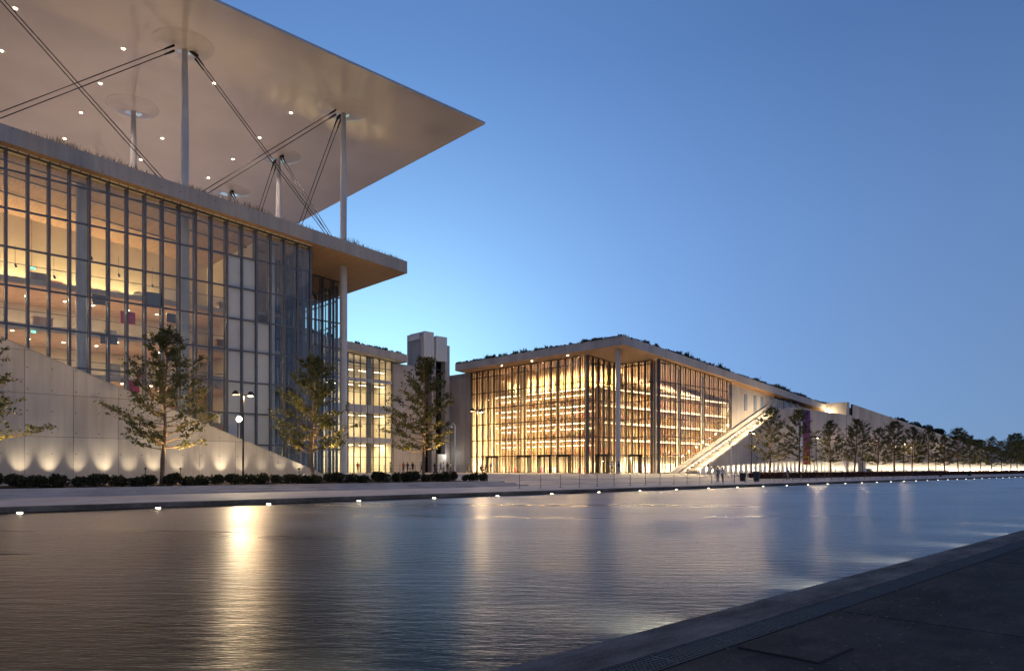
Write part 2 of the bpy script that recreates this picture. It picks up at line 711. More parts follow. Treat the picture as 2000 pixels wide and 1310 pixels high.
# far bank wall and its coping stones
fb = tag(MB().box((-140, 34.62, -0.5), (430, 35.0, 0.05)).build('far_canal_wall', 'coping'), kind='structure')
cp = MB().box((0, 0, 0), (5.23, 0.8, 0.205)).mesh('coping_stone', 'coping')
for i in range(-10, 62):
    inst(cp, 'coping_stone', fb, (0.14 + 5.25 * i - 2.6, 34.35, 0.05))
lens = MB().box((-0.10, -0.05, -0.03), (0.10, 0.0, 0.03)).box((-0.13, 0.0, -0.05), (0.13, 0.04, 0.05), 1).mesh('wall_light', ['walllight', 'black'])
for i in range(-2, 50):
    x = 0.14 + 5.25 * i
    inst(lens, 'wall_light', fb, (x, 34.58, 0.02))
    if i < 32:
        light('SPOT', 'wall_light_beam', fb, (x, 34.42, 0.03), 3, (1.0, 0.9, 0.66), (R(70), 0, math.pi), 0.05, spot=R(130), blend=1.0)

# plaza (level) and the ramp that leads down to the promenade
tag(MB().box((-400, 60, -0.3), (1500, 400, PLAZA)).build('plaza', 'plaza'), kind='structure')
rp = MB().prism([(42.6, 45.4, -0.3), (42.6, 60, -0.3), (42.6, 60, PLAZA), (42.6, 47.6, 0.42), (42.6, 45.4, 0.25)], (1450, 0, 0))
tag(rp.build('plaza_ramp', 'plaza'), kind='structure')
# bed and steps in front of the left building
bed = tag(MB().box((-140, 47.5, -0.3), (42.6, 60, 0.70)).build('planting_bed_ground', 'soil'), kind='structure')
steps = tag(MB().box((-140, 45.4, -0.3), (42.6, 47.5, 0.2)).build('steps', 'stone'), kind='structure')
for k, (y0, y1, zt, xe) in enumerate(((45.4, 46.15, 0.40, 45.4), (46.15, 46.85, 0.55, 44.6), (46.85, 47.55, 0.70, 43.8))):
    for xa in range(-140, 43, 6):
        xb = min(xa + 5.985, xe)
        if xa + 6 > 43:
            xb = xe
        MB().box((xa, y0, 0.15), (xb, y1, zt)).build('step', 'stone', steps)

# near bank: wall, coping, drain grate, slabs
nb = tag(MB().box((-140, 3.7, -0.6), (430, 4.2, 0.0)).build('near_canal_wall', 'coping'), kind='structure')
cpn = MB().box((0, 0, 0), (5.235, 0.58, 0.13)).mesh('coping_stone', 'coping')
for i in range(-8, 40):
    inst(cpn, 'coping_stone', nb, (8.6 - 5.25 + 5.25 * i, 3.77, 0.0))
tag(MB().box((-400, -600, -0.6), (1500, 3.78, 0.05)).build('near_ground', 'joint'), kind='structure')
gr = MB()
L, W = 0.996, 0.335
for j in range(7):
    y = j * (W - 0.02) / 6
    gr.box((0, y, -0.03), (L, y + 0.02, 0))
for j in range(19):
    x = j * (L - 0.022) / 18
    gr.box((x, 0.001, -0.028), (x + 0.022, W - 0.001, 0.0015))
gme = gr.mesh('drain_grate', 'grate')
drain = thing('drain_channel', 'long slotted metal drain grate running beside the near coping stones', 'drain', (0, 3.43, 0.12))
for i in range(-6, 40):
    inst(gme, 'grate_segment', drain, (0.3 + i, 3.43, 0.121))
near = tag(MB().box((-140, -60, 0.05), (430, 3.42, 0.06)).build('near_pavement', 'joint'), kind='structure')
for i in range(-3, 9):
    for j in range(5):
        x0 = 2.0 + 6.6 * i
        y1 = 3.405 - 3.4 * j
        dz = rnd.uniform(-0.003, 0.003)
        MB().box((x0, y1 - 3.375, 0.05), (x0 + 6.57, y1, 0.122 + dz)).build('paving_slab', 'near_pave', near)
tag(MB().box((-140, 3.3, 0.05), (430, 3.3, 0.05)).build('near_pavement_edge', 'joint'), kind='structure') if False else None
cov = thing('access_cover', 'square paved access cover set flush in the dark near pavement', 'cover', (6.5, 2.95, 0.125))
MB().box((6.125, 2.585, 0.1), (6.895, 3.355, 0.1275)).build('frame', 'joint', cov)
MB().box((6.14, 2.6, 0.124), (6.88, 3.34, 0.133)).build('lid', 'near_pave', cov)
db = MB()                                        # fallen leaves and grit on the quay
for i in range(900):
    x, y = rnd.uniform(3, 22), 4.3 - abs(rnd.gauss(0, 1.9))
    z = 0.135 if y > 3.77 else 0.128
    a = rnd.uniform(0, 6.28)
    l_ = rnd.uniform(0.006, 0.028)
    u_, v_ = Vector((math.cos(a), math.sin(a), rnd.uniform(-.2, .2))) * l_, Vector((-math.sin(a), math.cos(a), rnd.uniform(-.2, .2))) * l_ * 0.55
    p = Vector((x, y, z + l_ * 0.2))
    db.face([p - u_, p - v_, p + u_, p + v_])
tag(db.build('fallen_leaves', 'dry_grass'), 'dry leaves and grit scattered over the dark near quay', 'leaves', kind='stuff')
# underwater lights on the near wall
for i in range(-1, 8):
    x = 8.7 - 5.25 + 5.25 * i
    inst(lens, 'wall_light', nb, (x, 4.24, -0.22))
    light('SPOT', 'underwater_beam', nb, (x, 4.32, -0.2), 4500, (1.0, 0.90, 0.72), (R(80), 0, R(2)), 0.06, spot=R(58), blend=1.0)

# ------------------------------------------------------------------ curtain wall builder


def curtain(parent, o, axis, us, outn, top, base, rows, metal, face_w=0.09, depth=0.30, inner=0.55, pane_rows=None, panes=True,
            glass_mat='glass', zskip=None, stuff_over=None, trans_w=0.075):
    """glass wall along axis 'x' or 'y' from point o; outn = +1/-1 outward direction on the other axis"""
    def P(s, off, z):
        return (o[0] + s, o[1] + outn * off, z) if axis == 'x' else (o[0] + outn * off, o[1] + s, z)
    cache = {}
    n = len(us)
    for i, s in enumerate(us):
        zt = top(s) - 0.02
        z0 = base(s)
        mb = MB()
        mb.box(P(s - face_w / 2, 0.13, z0), P(s + face_w / 2, -depth + 0.13, zt))
        if inner:
            mb.box(P(s - face_w * 0.35, -inner, z0), P(s + face_w * 0.35, -inner - 0.1, zt))
            for z in rows:
                if z0 < z < zt - 0.2:
                    mb.box(P(s - 0.02, -inner, z - 0.04), P(s + 0.02, -depth + 0.13, z + 0.04))
        mb.build('mullion', metal, parent)
    for z in rows:
        # one rail per level, as far as the soffit allows
        ok = [s for s in us if top(s) - 0.35 > z and base(s) < z + 0.5]
        if len(ok) > 1:
            MB().box(P(ok[0], 0.05, z - trans_w / 2), P(ok[-1], -0.07, z + trans_w / 2)).build('transom', metal, parent)
    MB().prism([P(us[0], 0.06, top(us[0]) - 0.12), P(us[-1], 0.06, top(us[-1]) - 0.12), P(us[-1], 0.06, top(us[-1])), P(us[0], 0.06, top(us[0]))],
               Vector(P(0, -0.08, 0)) - Vector(P(0, 0.06, 0))).build('head_rail', metal, parent)
    if not panes:
        return
    for i in range(n - 1):
        a, b = us[i] + face_w / 2, us[i + 1] - face_w / 2
        for k, z in enumerate(rows):
            z0 = z + trans_w / 2
            z1 = rows[k + 1] - trans_w / 2 if k + 1 < len(rows) else 1e9
            ta, tb = top(a) - 0.13, top(b) - 0.13
            if z1 + 0.4 > min(ta, tb) or k + 1 == len(rows):
                if min(ta, tb) - z0 < 0.1:
                    break
                pl = [P(a, 0, z0), P(b, 0, z0), P(b, 0, tb), P(a, 0, ta)]
                MB().prism(pl, Vector(P(0, -0.02, 0)) - Vector(P(0, 0, 0))).build('pane', glass_mat, parent)
                break
            key = (round(b - a, 3), round(z1 - z0, 3))
            if key not in cache:
                hw, hh = (b - a) / 2, (z1 - z0) / 2
                mm = MB()
                if axis == 'x':
                    mm.box((-hw, -0.01, -hh), (hw, 0.01, hh))
                else:
                    mm.box((-0.01, -hw, -hh), (0.01, hw, hh))
                cache[key] = mm.mesh('pane', glass_mat)
            inst(cache[key], 'pane', parent, P((a + b) / 2, 0, (z0 + z1) / 2))


def slab(parent, x0, x1, y0, y1, name='roof_slab'):
    """sloping roof slab with concrete sides, planted top and board marked underside"""
    mb = MB()
    v = lambda x, y, t_: (x, y, rooftop(x) - t_)
    mb.face([v(x0, y0, 0), v(x1, y0, 0), v(x1, y1, 0), v(x0, y1, 0)], 0)
    mb.face([v(x0, y1, TH), v(x1, y1, TH), v(x1, y0, TH), v(x0, y0, TH)], 1)
    mb.face([v(x0, y0, TH), v(x1, y0, TH), v(x1, y0, 0), v(x0, y0, 0)], 0)
    mb.face([v(x1, y0, TH), v(x1, y1, TH), v(x1, y1, 0), v(x1, y0, 0)], 0)
    mb.face([v(x1, y1, TH), v(x0, y1, TH), v(x0, y1, 0), v(x1, y1, 0)], 0)
    mb.face([v(x0, y1, TH), v(x0, y0, TH), v(x0, y0, 0), v(x0, y1, 0)], 0)
    return mb.build(name, ['fascia', 'soffit'], parent)


# ------------------------------------------------------------------ the left glass building
op = thing('glass_hall', 'tall glass fronted hall on the left under the flat canopy', 'building', (20, 61, PLAZA))
slab(op, -60, 42.4, 60.0, 160)
US1 = [32.2 - 1.304 * k for k in range(24, -1, -1)]
XW = 31.0


def walltop(x):                                 # top of the sloped wall before the hall
    return min(1.18 + 0.391 * max(0, XW - x), 12.5)


curtain(op, (0, 61.15), 'x', US1, -1, soffit, lambda s: PLAZA, ROWS, 'mullion', face_w=0.16, trans_w=0.14)
curtain(op, (32.2, 61.3), 'y', [0.0 + 1.2 * k for k in range(1, 7)], 1, lambda s: soffit(32.2), lambda s: PLAZA, ROWS, 'mullion', face_w=0.12, inner=0.45, trans_w=0.13)
curtain(op, (0, 68.55), 'x', [32.3 + 1.3 * k for k in range(7)], -1, soffit, lambda s: PLAZA, ROWS, 'mullion', face_w=0.13, inner=0.5, trans_w=0.13)
curtain(op, (40.15, 68.6), 'y', [1.6 * k for k in range(1, 14)], 1, lambda s: soffit(40.15), lambda s: PLAZA, ROWS, 'mullion', inner=0.45)
# soffit anchor plates along the head of the glass
pl = MB().box((-0.27, -0.1, -0.05), (0.27, 0.1, 0.0)).mesh('soffit_plate', 'white_wall')
for s in US1[:-1]:
    for dx, dy in ((0.32, -0.33), (0.98, -0.33), (0.4, 0.42), (0.95, 0.42)):
        o = inst(pl, 'soffit_plate', op, (s + dx, 61.15 + dy, soffit(s + dx) - 0.004))
        o.rotation_euler = (0, math.atan(SL), 0)
# roller blinds closing three bays
for k, (z0, z1) in ((6, (3.91, 20.3)), (5, (3.91, 20.3)), (4, (1.18, 14.83)), ):
    x0 = 32.2 - 1.304 * k
    for j in range(8):
        za = 1.18 + 2.73 * j
        if za >= z0 - 0.01 and za + 2.7 <= z1 + 0.05:
            MB().box((x0 + 0.07, 61.30, za + 0.05), (x0 + 1.234, 61.33, za + 2.68)).build('blind', 'blind', op)
MB().box((32.2 - 1.304 * 11 + 0.06, 61.30, 14.85), (32.2 - 1.304 * 10 - 0.06, 61.33, 16.0)).build('blind', 'screen', op)
# columns behind and in front of the glass
for x in (6.3, 13.9, 21.7, 29.4, 37.07):
    zt = soffit(x)
    MB().tube((x, 63.5, PLAZA), (x, 63.5, zt), 0.37, 0.37, 28).build('column', 'steel', op, smooth=False)
# galleries
LV = [16.9, 13.3, 9.7, 6.1, 2.6]
for i, z in enumerate(LV):
    x1 = 28.2
    MB().box((-30, 67.2, z - 0.42), (x1, 76, z)).build('gallery_floor', 'slab', op)
    MB().box((-30, 67.3, z - 0.46), (x1, 76, z - 0.42)).build('gallery_soffit', 'wood_soffit', op)
    MB().box((-30, 67.22, z), (x1, 67.25, z + 1.0)).build('balustrade', 'glass', op)
    MB().tube((-30, 67.23, z + 1.02), (x1, 67.23, z + 1.02), 0.03).build('handrail', 'mullion', op)
    dl = MB().lathe((0, 0, 0), [(0.0, 0.0), (0.11, 0.0), (0.12, 0.02)], 10).mesh('gallery_downlight', 'downlight')
    for q in range(15):
        for yy in (68.6, 72.0):
            inst(dl, 'gallery_downlight', op, (23 - 2.6 * q + rnd.uniform(-.4, .4) - (0.8 if yy > 70 else 0), yy, z - 0.47))
    light('AREA', 'gallery_light', op, (-3, 70.5, z - 0.55), 3000, WARM, (0, 0, 0), 54, 0.25)
MB().box((-30, 76, PLAZA), (28.2, 76.3, soffit(-30))).build('back_wall', 'cream', op)
MB().box((28.2, 64.6, PLAZA), (28.6, 76.3, soffit(28.6) - 0.02)).build('side_wall', 'cream', op)
for q in range(16):                              # fine vertical panel strips on the back wall
    MB().box((22 - 3.1 * q, 75.93, LV[0]), (22.06 - 3.1 * q, 76.0, soffit(22 - 3.1 * q) - 0.05)).build('panel_strip', 'fin', op)
# wall washers of the upper wall
light('AREA', 'wall_wash', op, (1, 75.2, LV[0] + 0.3), 5200, (1.0, 0.68, 0.28), (R(158), 0, 0), 42, 0.2)
# stair core at the right end
for z in LV:
    MB().box((28.65, 66, z - 0.3), (31.8, 74, z)).build('landing', 'concrete_plain', op)
for i in range(4):
    z0, z1 = LV[i + 1], LV[i]
    MB().prism([(29.0, 66.4, z0), (29.0, 71.4, z1), (29.0, 71.4, z1 - 0.35), (29.0, 66.4, z0 - 0.35)], (1.2, 0, 0)).build('stair_flight', 'concrete_plain', op)
MB().box((33.6, 70.2, PLAZA), (36.2, 73.2, 20.0)).build('lift_shaft', 'glass', op)
for x, y in ((33.6, 70.2), (36.2, 70.2), (33.6, 73.2), (36.2, 73.2)):
    MB().box((x - 0.09, y - 0.09, PLAZA), (x + 0.09, y + 0.09, 20.4)).build('lift_post', 'mullion', op)
for z in [3.0 + 2.2 * k for k in range(8)]:
    MB().box((33.5, 70.1, z), (36.3, 70.2, z + 0.14)).box((33.5, 73.2, z), (36.3, 73.3, z + 0.14)).build('lift_ring', 'mullion', op)
light('AREA', 'stair_light', op, (29, 70, 17.5), 200, WARM, (0, 0, 0), 6, 2)
light('AREA', 'lobby_light', op, (33, 66, 4.2), 260, WARM, (0, 0, 0), 12, 1)
# things hung in the hall: banners and screens
for x, z in ((17.6, 15.3), (17.9, 9.4), (17.7, 3.0)):
    MB().box((x, 66.9, z - 1.05), (x + 1.15, 66.94, z)).build('banner', 'magenta', op)
for x, y, z in ((15.4, 66.6, 15.5), (16.0, 66.6, 12.3), (21.2, 66.5, 14.8), (21.2, 66.5, 11.4), (21.2, 66.5, 8.1)):
    MB().box((x, y, z), (x + 1.3, y + 0.1, z + 0.78)).build('screen', 'screen', op)
spotm = MB().tube((0, 0, 0), (0, 0, 1.4), 0.012, None, 5).tube((0, 0, 0), (0.1, 0.1, -0.22), 0.07, 0.09, 8).mesh('hanging_spot', ['black'])
for q in range(12):
    inst(spotm, 'hanging_spot', op, (22 - 2.4 * q, 64.4 + (q % 3) * 0.8, 17.0 + (q % 4) * 0.6))
for x, y, z in ((11.0, 66.0, 17.4), (11.2, 67.0, 12.6), (11.2, 67.0, 8.9)):
    MB().box((x, y, z), (x + 0.32, y + 0.05, z + 0.17)).build('exit_sign', 'exit', op)
for i, z in enumerate(LV):
    for q in range(13):
        x = 26.5 - 2.5 * q + rnd.uniform(-.5, .5)
        w_ = rnd.uniform(0.5, 1.3)
        kind_ = rnd.random()
        if kind_ < 0.4:
            MB().box((x, 75.92, z), (x + 0.95, 75.99, z + 2.15)).build('door', rnd.choice(['shelf', 'cloth_grey', 'white_wall']), op)
        elif kind_ < 0.7:
            MB().box((x, 75.93, z + 1.0), (x + w_, 75.99, z + 1.0 + w_ * 0.8)).build('poster', rnd.choice(['cloth_blue', 'white_wall', 'cloth_red', 'cloth_grey']), op)
        else:
            MB().box((x, 69.0, z), (x + 1.4, 69.6, z + 0.95)).box((x - 0.05, 68.95, z + 0.95), (x + 1.45, 69.65, z + 1.0)).build('counter', rnd.choice(['white_wall', 'shelf']), op)
# ceiling tracks
for y in (63.0, 66.0, 70.0):
    MB().prism([(-30, y, soffit(-30) - 0.22), (30, y, soffit(30) - 0.22), (30, y, soffit(30) - 0.12), (-30, y, soffit(-30) - 0.12)], (0, 0.12, 0)).build('ceiling_track', 'mullion', op)
light('AREA', 'hall_fill', op, (6, 65, 17.2), 330, (1.0, 0.78, 0.55), (R(180), 0, 0), 40, 0.3)

# grasses along the roof edge of the hall
g = MB()
for i in range(5200):
    x = rnd.uniform(-12, 42.2)
    dens = 0.5 + 0.5 * math.sin(x * 0.9) * math.sin(x * 0.37 + 1)
    if rnd.random() > dens * (1.0 if x < 24 else 0.75) + 0.06:
        continue
    y = 60.12 + abs(rnd.gauss(0, 0.5))
    h = rnd.uniform(0.15, 0.55) * (0.5 + dens)
    if x > 40 or 37 < x < 38.5:
        h *= 0.7
    z = rooftop(x)
    a = rnd.uniform(0, 6.28)
    wv = Vector((math.cos(a), math.sin(a), 0)) * rnd.uniform(0.008, 0.022)
    lean = Vector((rnd.gauss(0, 0.25), rnd.gauss(-0.05, 0.2), 1)) * h
    b0 = Vector((x, y, z - 0.03))
    mid = b0 + lean * 0.55
    tip = b0 + lean + Vector((rnd.gauss(0, .06), rnd.gauss(0, .06), 0))
    g.face([b0 - wv, b0 + wv, mid + wv * 0.8, mid - wv * 0.8])
    g.face([mid - wv * 0.8, mid + wv * 0.8, tip])
tag(g.build('roof_grass', 'dry_grass', op), kind='stuff')

# ------------------------------------------------------------------ canopy above the hall
cn = thing('canopy', 'huge thin flat canopy with glossy underside raised on slim columns above the hall', 'canopy', (37.07, 63.5, 24))
CX1, CY0 = 49.4, 55.9


def cz(x, y):                                    # slightly cambered underside, as an aircraft wing
    return 38.05 + 0.006 * (CX1 - x) * max(0.0, min(1.0, (CX1 - x) / 30))


nx, ny = 24, 12
mb = MB()
xs = [CX1 - 100 * (1 - (1 - i / nx) ** 1.0) for i in range(nx + 1)]
ys = [CY0 + 100 * j / ny for j in range(ny + 1)]
for i in range(nx):
    for j in range(ny):
        a, b, c, d = (xs[i], ys[j]), (xs[i + 1], ys[j]), (xs[i + 1], ys[j + 1]), (xs[i], ys[j + 1])
        mb.face([(p[0], p[1], cz(*p)) for p in (a, b, c, d)], 0)


def ct(x, y):                                    # upper skin: thin at the rim, thicker inside
    d = min(CX1 - x, x - (CX1 - 100), y - CY0, CY0 + 100 - y)
    return cz(x, y) + 0.16 + 1.5 * min(1, d / 25)


for i in range(nx):
    for j in range(ny):
        a, b, c, d = (xs[i], ys[j]), (xs[i], ys[j + 1]), (xs[i + 1], ys[j + 1]), (xs[i + 1], ys[j])
        mb.face([(p[0], p[1], ct(*p)) for p in (a, b, c, d)], 0)
mb.build('canopy_shell', ['canopy'], cn, smooth=False)
mb = MB()
for i in range(nx):
    for yv in (CY0 - 0.02, CY0 + 100.02):
        a, b = xs[i], xs[i + 1]
        mb.prism([(a, yv, cz(a, yv) - 0.02), (b, yv, cz(b, yv) - 0.02), (b, yv, cz(b, yv) + 0.2), (a, yv, cz(a, yv) + 0.2)], (0, 0.02, 0))
for xv in (CX1 + 0.02, CX1 - 100.02):
    mb.box((xv - 0.02, CY0, cz(xv, 0) - 0.02), (xv, CY0 + 100, cz(xv, 0) + 0.2))
mb.build('canopy_rim', 'canopy_edge', cn)
COLX, COLY = (6.3, 21.7, 37.07), (63.5, 78.0, 92.2)
for x in COLX:
    for y in COLY:
        zb, zt = rooftop(x) - 0.02, cz(x, y) - 0.46
        MB().tube((x, y, zb), (x, y, zb + (zt - zb) * 0.5), 0.31, 0.34, 24).tube((x, y, zb + (zt - zb) * 0.5), (x, y, zt), 0.34, 0.22, 24).build('canopy_column', 'steel', cn)
        prof = [(0.0, -0.44), (0.33, -0.44), (0.5, -0.36), (0.9, -0.25), (1.4, -0.155), (1.9, -0.075), (2.3, -0.025), (2.46, -0.02), (2.52, 0.02)]
        MB().lathe((x, y, cz(x, y)), prof, 40).build('bearing_dish', 'dish', cn, smooth=True)
TOPZ = lambda x, y: cz(x, y) - 0.62


def cable_pair(p, q, off):
    d = (Vector(q) - Vector(p)).normalized()
    for s in (-1, 1):
        o_ = Vector(off) * s
        a, b = Vector(p) + o_ + d * 0.7, Vector(q) + o_
        m_ = MB().tube(a, b, 0.038, None, 8)
        m_.tube(a - d * 0.55, a + d * 0.5, 0.10, 0.06, 8).tube(b - d * 0.9, b, 0.06, 0.10, 8)
        m_.build('cable', 'cable', cn)


def lug(p, d):
    d = Vector(d).normalized()
    MB().tube(Vector(p) - d * 0.1, Vector(p) + d * 0.95, 0.12, 0.17, 8).build('cable_lug', 'black', cn)


for i in range(len(COLX) - 1):                    # braces along the front edge
    for y in COLY[:1]:
        x0, x1 = COLX[i], COLX[i + 1]
        cable_pair((x0 + 0.75, y, TOPZ(x0, y) + 0.1), (x1 - 0.4, y, rooftop(x1) + 0.15), (0, 0.0, 0.19))
        cable_pair((x1 - 0.75, y, TOPZ(x1, y) + 0.1), (x0 + 0.4, y, rooftop(x0) + 0.15), (0, 0.0, 0.23))
        lug((x0 + 0.2, y, TOPZ(x0, y) + 0.38), (1, 0, -0.35))
        lug((x1 - 0.2, y, TOPZ(x1, y) + 0.38), (-1, 0, 0.25))
for x in COLX[2:]:                                # braces along the right edge
    for j in range(2):
        y0, y1 = COLY[j], COLY[j + 1]
        cable_pair((x, y0 + 0.7, TOPZ(x, y0) + 0.1), (x, y1 - 0.4, rooftop(x) + 0.15), (0.19, 0, 0))
        cable_pair((x, y1 - 0.7, TOPZ(x, y1) + 0.1), (x, y0 + 0.4, rooftop(x) + 0.15), (0.19, 0, 0))
        lug((x, y0 + 0.2, TOPZ(x, y0) + 0.38), (0, 1, -0.3))
        lug((x, y1 - 0.2, TOPZ(x, y1) + 0.38), (0, -1, -0.3))
# recessed downlights of the canopy (first those seen from below, then unseen ones)
dlm = MB().lathe((0, 0, 0), [(0.0, -0.03), (0.10, -0.03), (0.13, 0.0)], 14).mesh('downlight', 'downlight')
DL = []
for (px, py) in ((30, 14), (3, 97), (241, 92), (196, 160), (418, 158), (158, 217), (568, 215), (507, 264), (317, 266), (126, 268), (275, 308), (455, 306), (407, 343)):
    zc = 36.35 + 0.25
    dep = zc * 1383.5 / (915 - py)
    rx = (px - 1000) / 1383.5 * dep
    DL.append((rx * 0.7235 + dep * 0.6904, -rx * 0.6904 + dep * 0.7235))
for i in range(4):
    for j in range(4):
        DL.append((-24 - 9 * i, 62 + 14 * j))
for x in (42, 33, 24, 15, 6):  # unseen downlights added further back to brighten the canopy there
    for y in (97, 110, 123, 136):
        DL.append((x, y))
for (x, y) in DL:
    inst(dlm, 'downlight', cn, (x, y, cz(x, y) - 0.005))
    light('SPOT', 'downlight_beam', cn, (x, y, cz(x, y) - 0.12), 2900, (1.0, 0.72, 0.58), (0, 0, 0), 0.15, spot=R(125), blend=0.8)

# ------------------------------------------------------------------ sloped wall with washers before the hall


def clip(poly, f):
    out = []
    for k in range(len(poly)):
        a, b = poly[k], poly[(k + 1) % len(poly)]
        fa, fb_ = f(a), f(b)
        if fa >= 0:
            out.append(a)
        if fa * fb_ < 0:
            t_ = fa / (fa - fb_)
            out.append((a[0] + (b[0] - a[0]) * t_, a[1] + (b[1] - a[1]) * t_))
    return out


lw = thing('sloped_wall', 'sloped concrete wall with base lights before the tall hall on the left', 'wall', (10, 56, PLAZA))
# the backing, then the cast panels standing 2 cm proud with open joints between
MB().prism([(-60, 56.03, 0.3), (XW - 0.05, 56.03, 0.3), (XW - 0.05, 56.03, 1.15), (2.05, 56.03, 12.45), (-60, 56.03, 12.45)], (0, 0.37, 0)).build('wall_core', 'joint', lw)
PW, PH = 2.8, 2.85
for i in range(-20, 9):
    for j in range(-1, 5):
        x0 = 9.0 + PW * i
        z0 = 1.10 + PH * j
        q = 0.011 if True else 0
        rect = [(x0 + q, max(z0 + q, 0.35)), (x0 + PW - q, max(z0 + q, 0.35)), (x0 + PW - q, z0 + PH - q), (x0 + q, z0 + PH - q)]
        if z0 + PH < 0.5:
            continue
        rect = clip(rect, lambda p: 1.18 + 0.391 * (XW - p[0]) - p[1])
        rect = clip(rect, lambda p: 12.5 - p[1]) if rect else rect
        rect = clip(rect, lambda p: XW - p[0]) if rect else rect
        if len(rect) < 3:
            continue
        MB().prism([(p[0], 56.0, p[1]) for p in rect], (0, 0.03, 0)).build('wall_panel', 'concrete', lw)
# stair ramp behind it
MB().prism([(-20, 56.4, 0.6), (XW - 0.6, 56.4, 0.6), (XW - 0.6, 56.4, 0.9), (2, 56.4, 11.2), (-20, 56.4, 11.2)], (0, 4.2, 0)).build('stair_body', 'concrete_plain', lw)
MB().prism([(-60, 55.98, 12.5), (2.0, 55.98, 12.5), (XW, 55.98, 1.18), (XW, 55.98, 1.26), (2.03, 55.98, 12.58), (-60, 55.98, 12.58)], (0, 0.44, 0)).build('wall_cap', 'concrete_plain', lw)
up = MB().lathe((0, 0, 0), [(0.0, 0.0), (0.08, 0.0), (0.11, -0.03)], 12).lathe((0, 0, 0), [(0.08, 0.01), (0.12, 0.01), (0.12, -0.04)], 12, 1).mesh('uplight', ['downlight', 'black'])


def uplight(parent, x, y, z, e, tilt=10, spot=62):
    inst(up, 'uplight', parent, (x, y, z))
    light('SPOT', 'uplight_beam', parent, (x, y, z + 0.06), e, (1.0, 0.80, 0.52), (R(180 - tilt), 0, 0), 0.06, spot=R(spot), blend=1.0)


for k in range(-3, 15):
    x = 7.09 + 1.64 * k
    if x < 30.6:
        uplight(lw, x, 55.05, 0.76, 340 * rnd.choice((1.0, 1.2, 0.7, 0.4)), 27, 50)

# floodlight that stands on the stair parapet
fl = thing('floodlight', 'bright round floodlight shining over the sloped wall beside the lamp post', 'lamp', (23.7, 57.2, 4.4))
MB().tube((23.7, 57.2, 3.6), (23.7, 57.2, 5.7), 0.05).build('stand', 'black', fl)
MB().tube((23.7, 57.25, 5.9), (23.7, 56.98, 5.84), 0.2, 0.26, 18).build('housing', 'black', fl)
MB().tube((23.7, 56.97, 5.838), (23.7, 56.95, 5.833), 0.235, 0.235, 18).build('lens', 'flood', fl)
light('SPOT', 'floodlight_beam', fl, (23.7, 56.85, 5.82), 1300, (1.0, 0.82, 0.55), (R(80), 0, R(168)), 0.2, spot=R(150), blend=0.5)

# ------------------------------------------------------------------ the right glass building (library)
lb = thing('glass_library', 'glowing glass library with a notched corner and sloping planted roof', 'building', (81, 68.5, PLAZA))
slab(lb, 78.6, 150.0, 60.0, 96.8)
LROWS = ROWS
fx = [88.7 + 1.393 * k for k in range(16)]                # canal side glass (right)
nx_ = [81.05 + 1.27 * k for k in range(7)]               # notch, facing the canal
cw = lambda *a, **k: curtain(lb, *a, **k)
cw((0, 61.15), 'x', fx, -1, soffit, lambda s: PLAZA, LROWS, 'bronze', face_w=0.09, depth=0.17, inner=0.32, trans_w=0.13)
cw((88.7, 61.3), 'y', [1.2 * k for k in range(1, 7)], -1, lambda s: soffit(88.7), lambda s: PLAZA, LROWS, 'bronze', face_w=0.11, inner=0.6, trans_w=0.13)
cw((0, 68.55), 'x', nx_, -1, soffit, lambda s: PLAZA, LROWS, 'bronze', face_w=0.11, inner=0.6, trans_w=0.13)
byy = [68.6 + 1.48 * k for k in range(1, 19)]
cw((81.0, 0), 'y', byy, -1, lambda s: soffit(81.0), lambda s: PLAZA, LROWS, 'bronze', face_w=0.11, inner=0.6, trans_w=0.13)
MB().box((80.9, 68.45, PLAZA), (81.25, 68.75, soffit(81) - 0.02)).build('corner_post', 'mullion', lb)
MB().box((88.55, 61.05, PLAZA), (88.85, 61.35, soffit(88.7) - 0.02)).build('corner_post', 'mullion', lb)
# irregular vertical fins behind the glass
for y in byy[:-1]:
    for d in (0.42, 0.93):
        dd = d + rnd.uniform(-0.14, 0.14)
        MB().box((81.55, y + dd, PLAZA), (81.78, y + dd + 0.07, soffit(81.6) - 0.05)).build('fin', 'fin', lb)
for x in nx_[:-1]:
    for d in (0.4, 0.85):
        dd = d + rnd.uniform(-0.12, 0.12)
        MB().box((x + dd, 69.1, PLAZA), (x + dd + 0.07, 69.32, soffit(x + 1) - 0.05)).build('fin', 'fin', lb)
for y in [61.3 + 1.2 * k for k in range(1, 6)]:
    dd = rnd.uniform(0.45, 0.75)
    MB().box((89.25, y + dd, PLAZA), (89.48, y + dd + 0.08, soffit(89.3) - 0.05)).build('fin', 'fin', lb)
for x in fx[:-1]:
    for d in (0.7,):
        dd = d + rnd.uniform(-0.12, 0.12)
        MB().box((x + dd, 61.55, PLAZA), (x + dd + 0.06, 61.65, soffit(x + 1) - 0.05)).build('fin', 'fin', lb)
MB().tube((80.75, 62.7, PLAZA), (80.75, 62.7, soffit(80.75)), 0.33, None, 28).build('column', 'steel', lb)
for x, y in ((82.6, 76.0), (82.6, 84.2), (82.6, 92.0), (90.4, 63.2), (97.0, 63.2), (104.0, 63.2), (83.0, 70.4)):
    MB().tube((x, y, PLAZA), (x, y, soffit(x)), 0.33, None, 20).build('column', 'cream', lb)
# book galleries: stepped stack of shelves round a core
FL = [1.18 + 2.73 * k for k in range(6)]


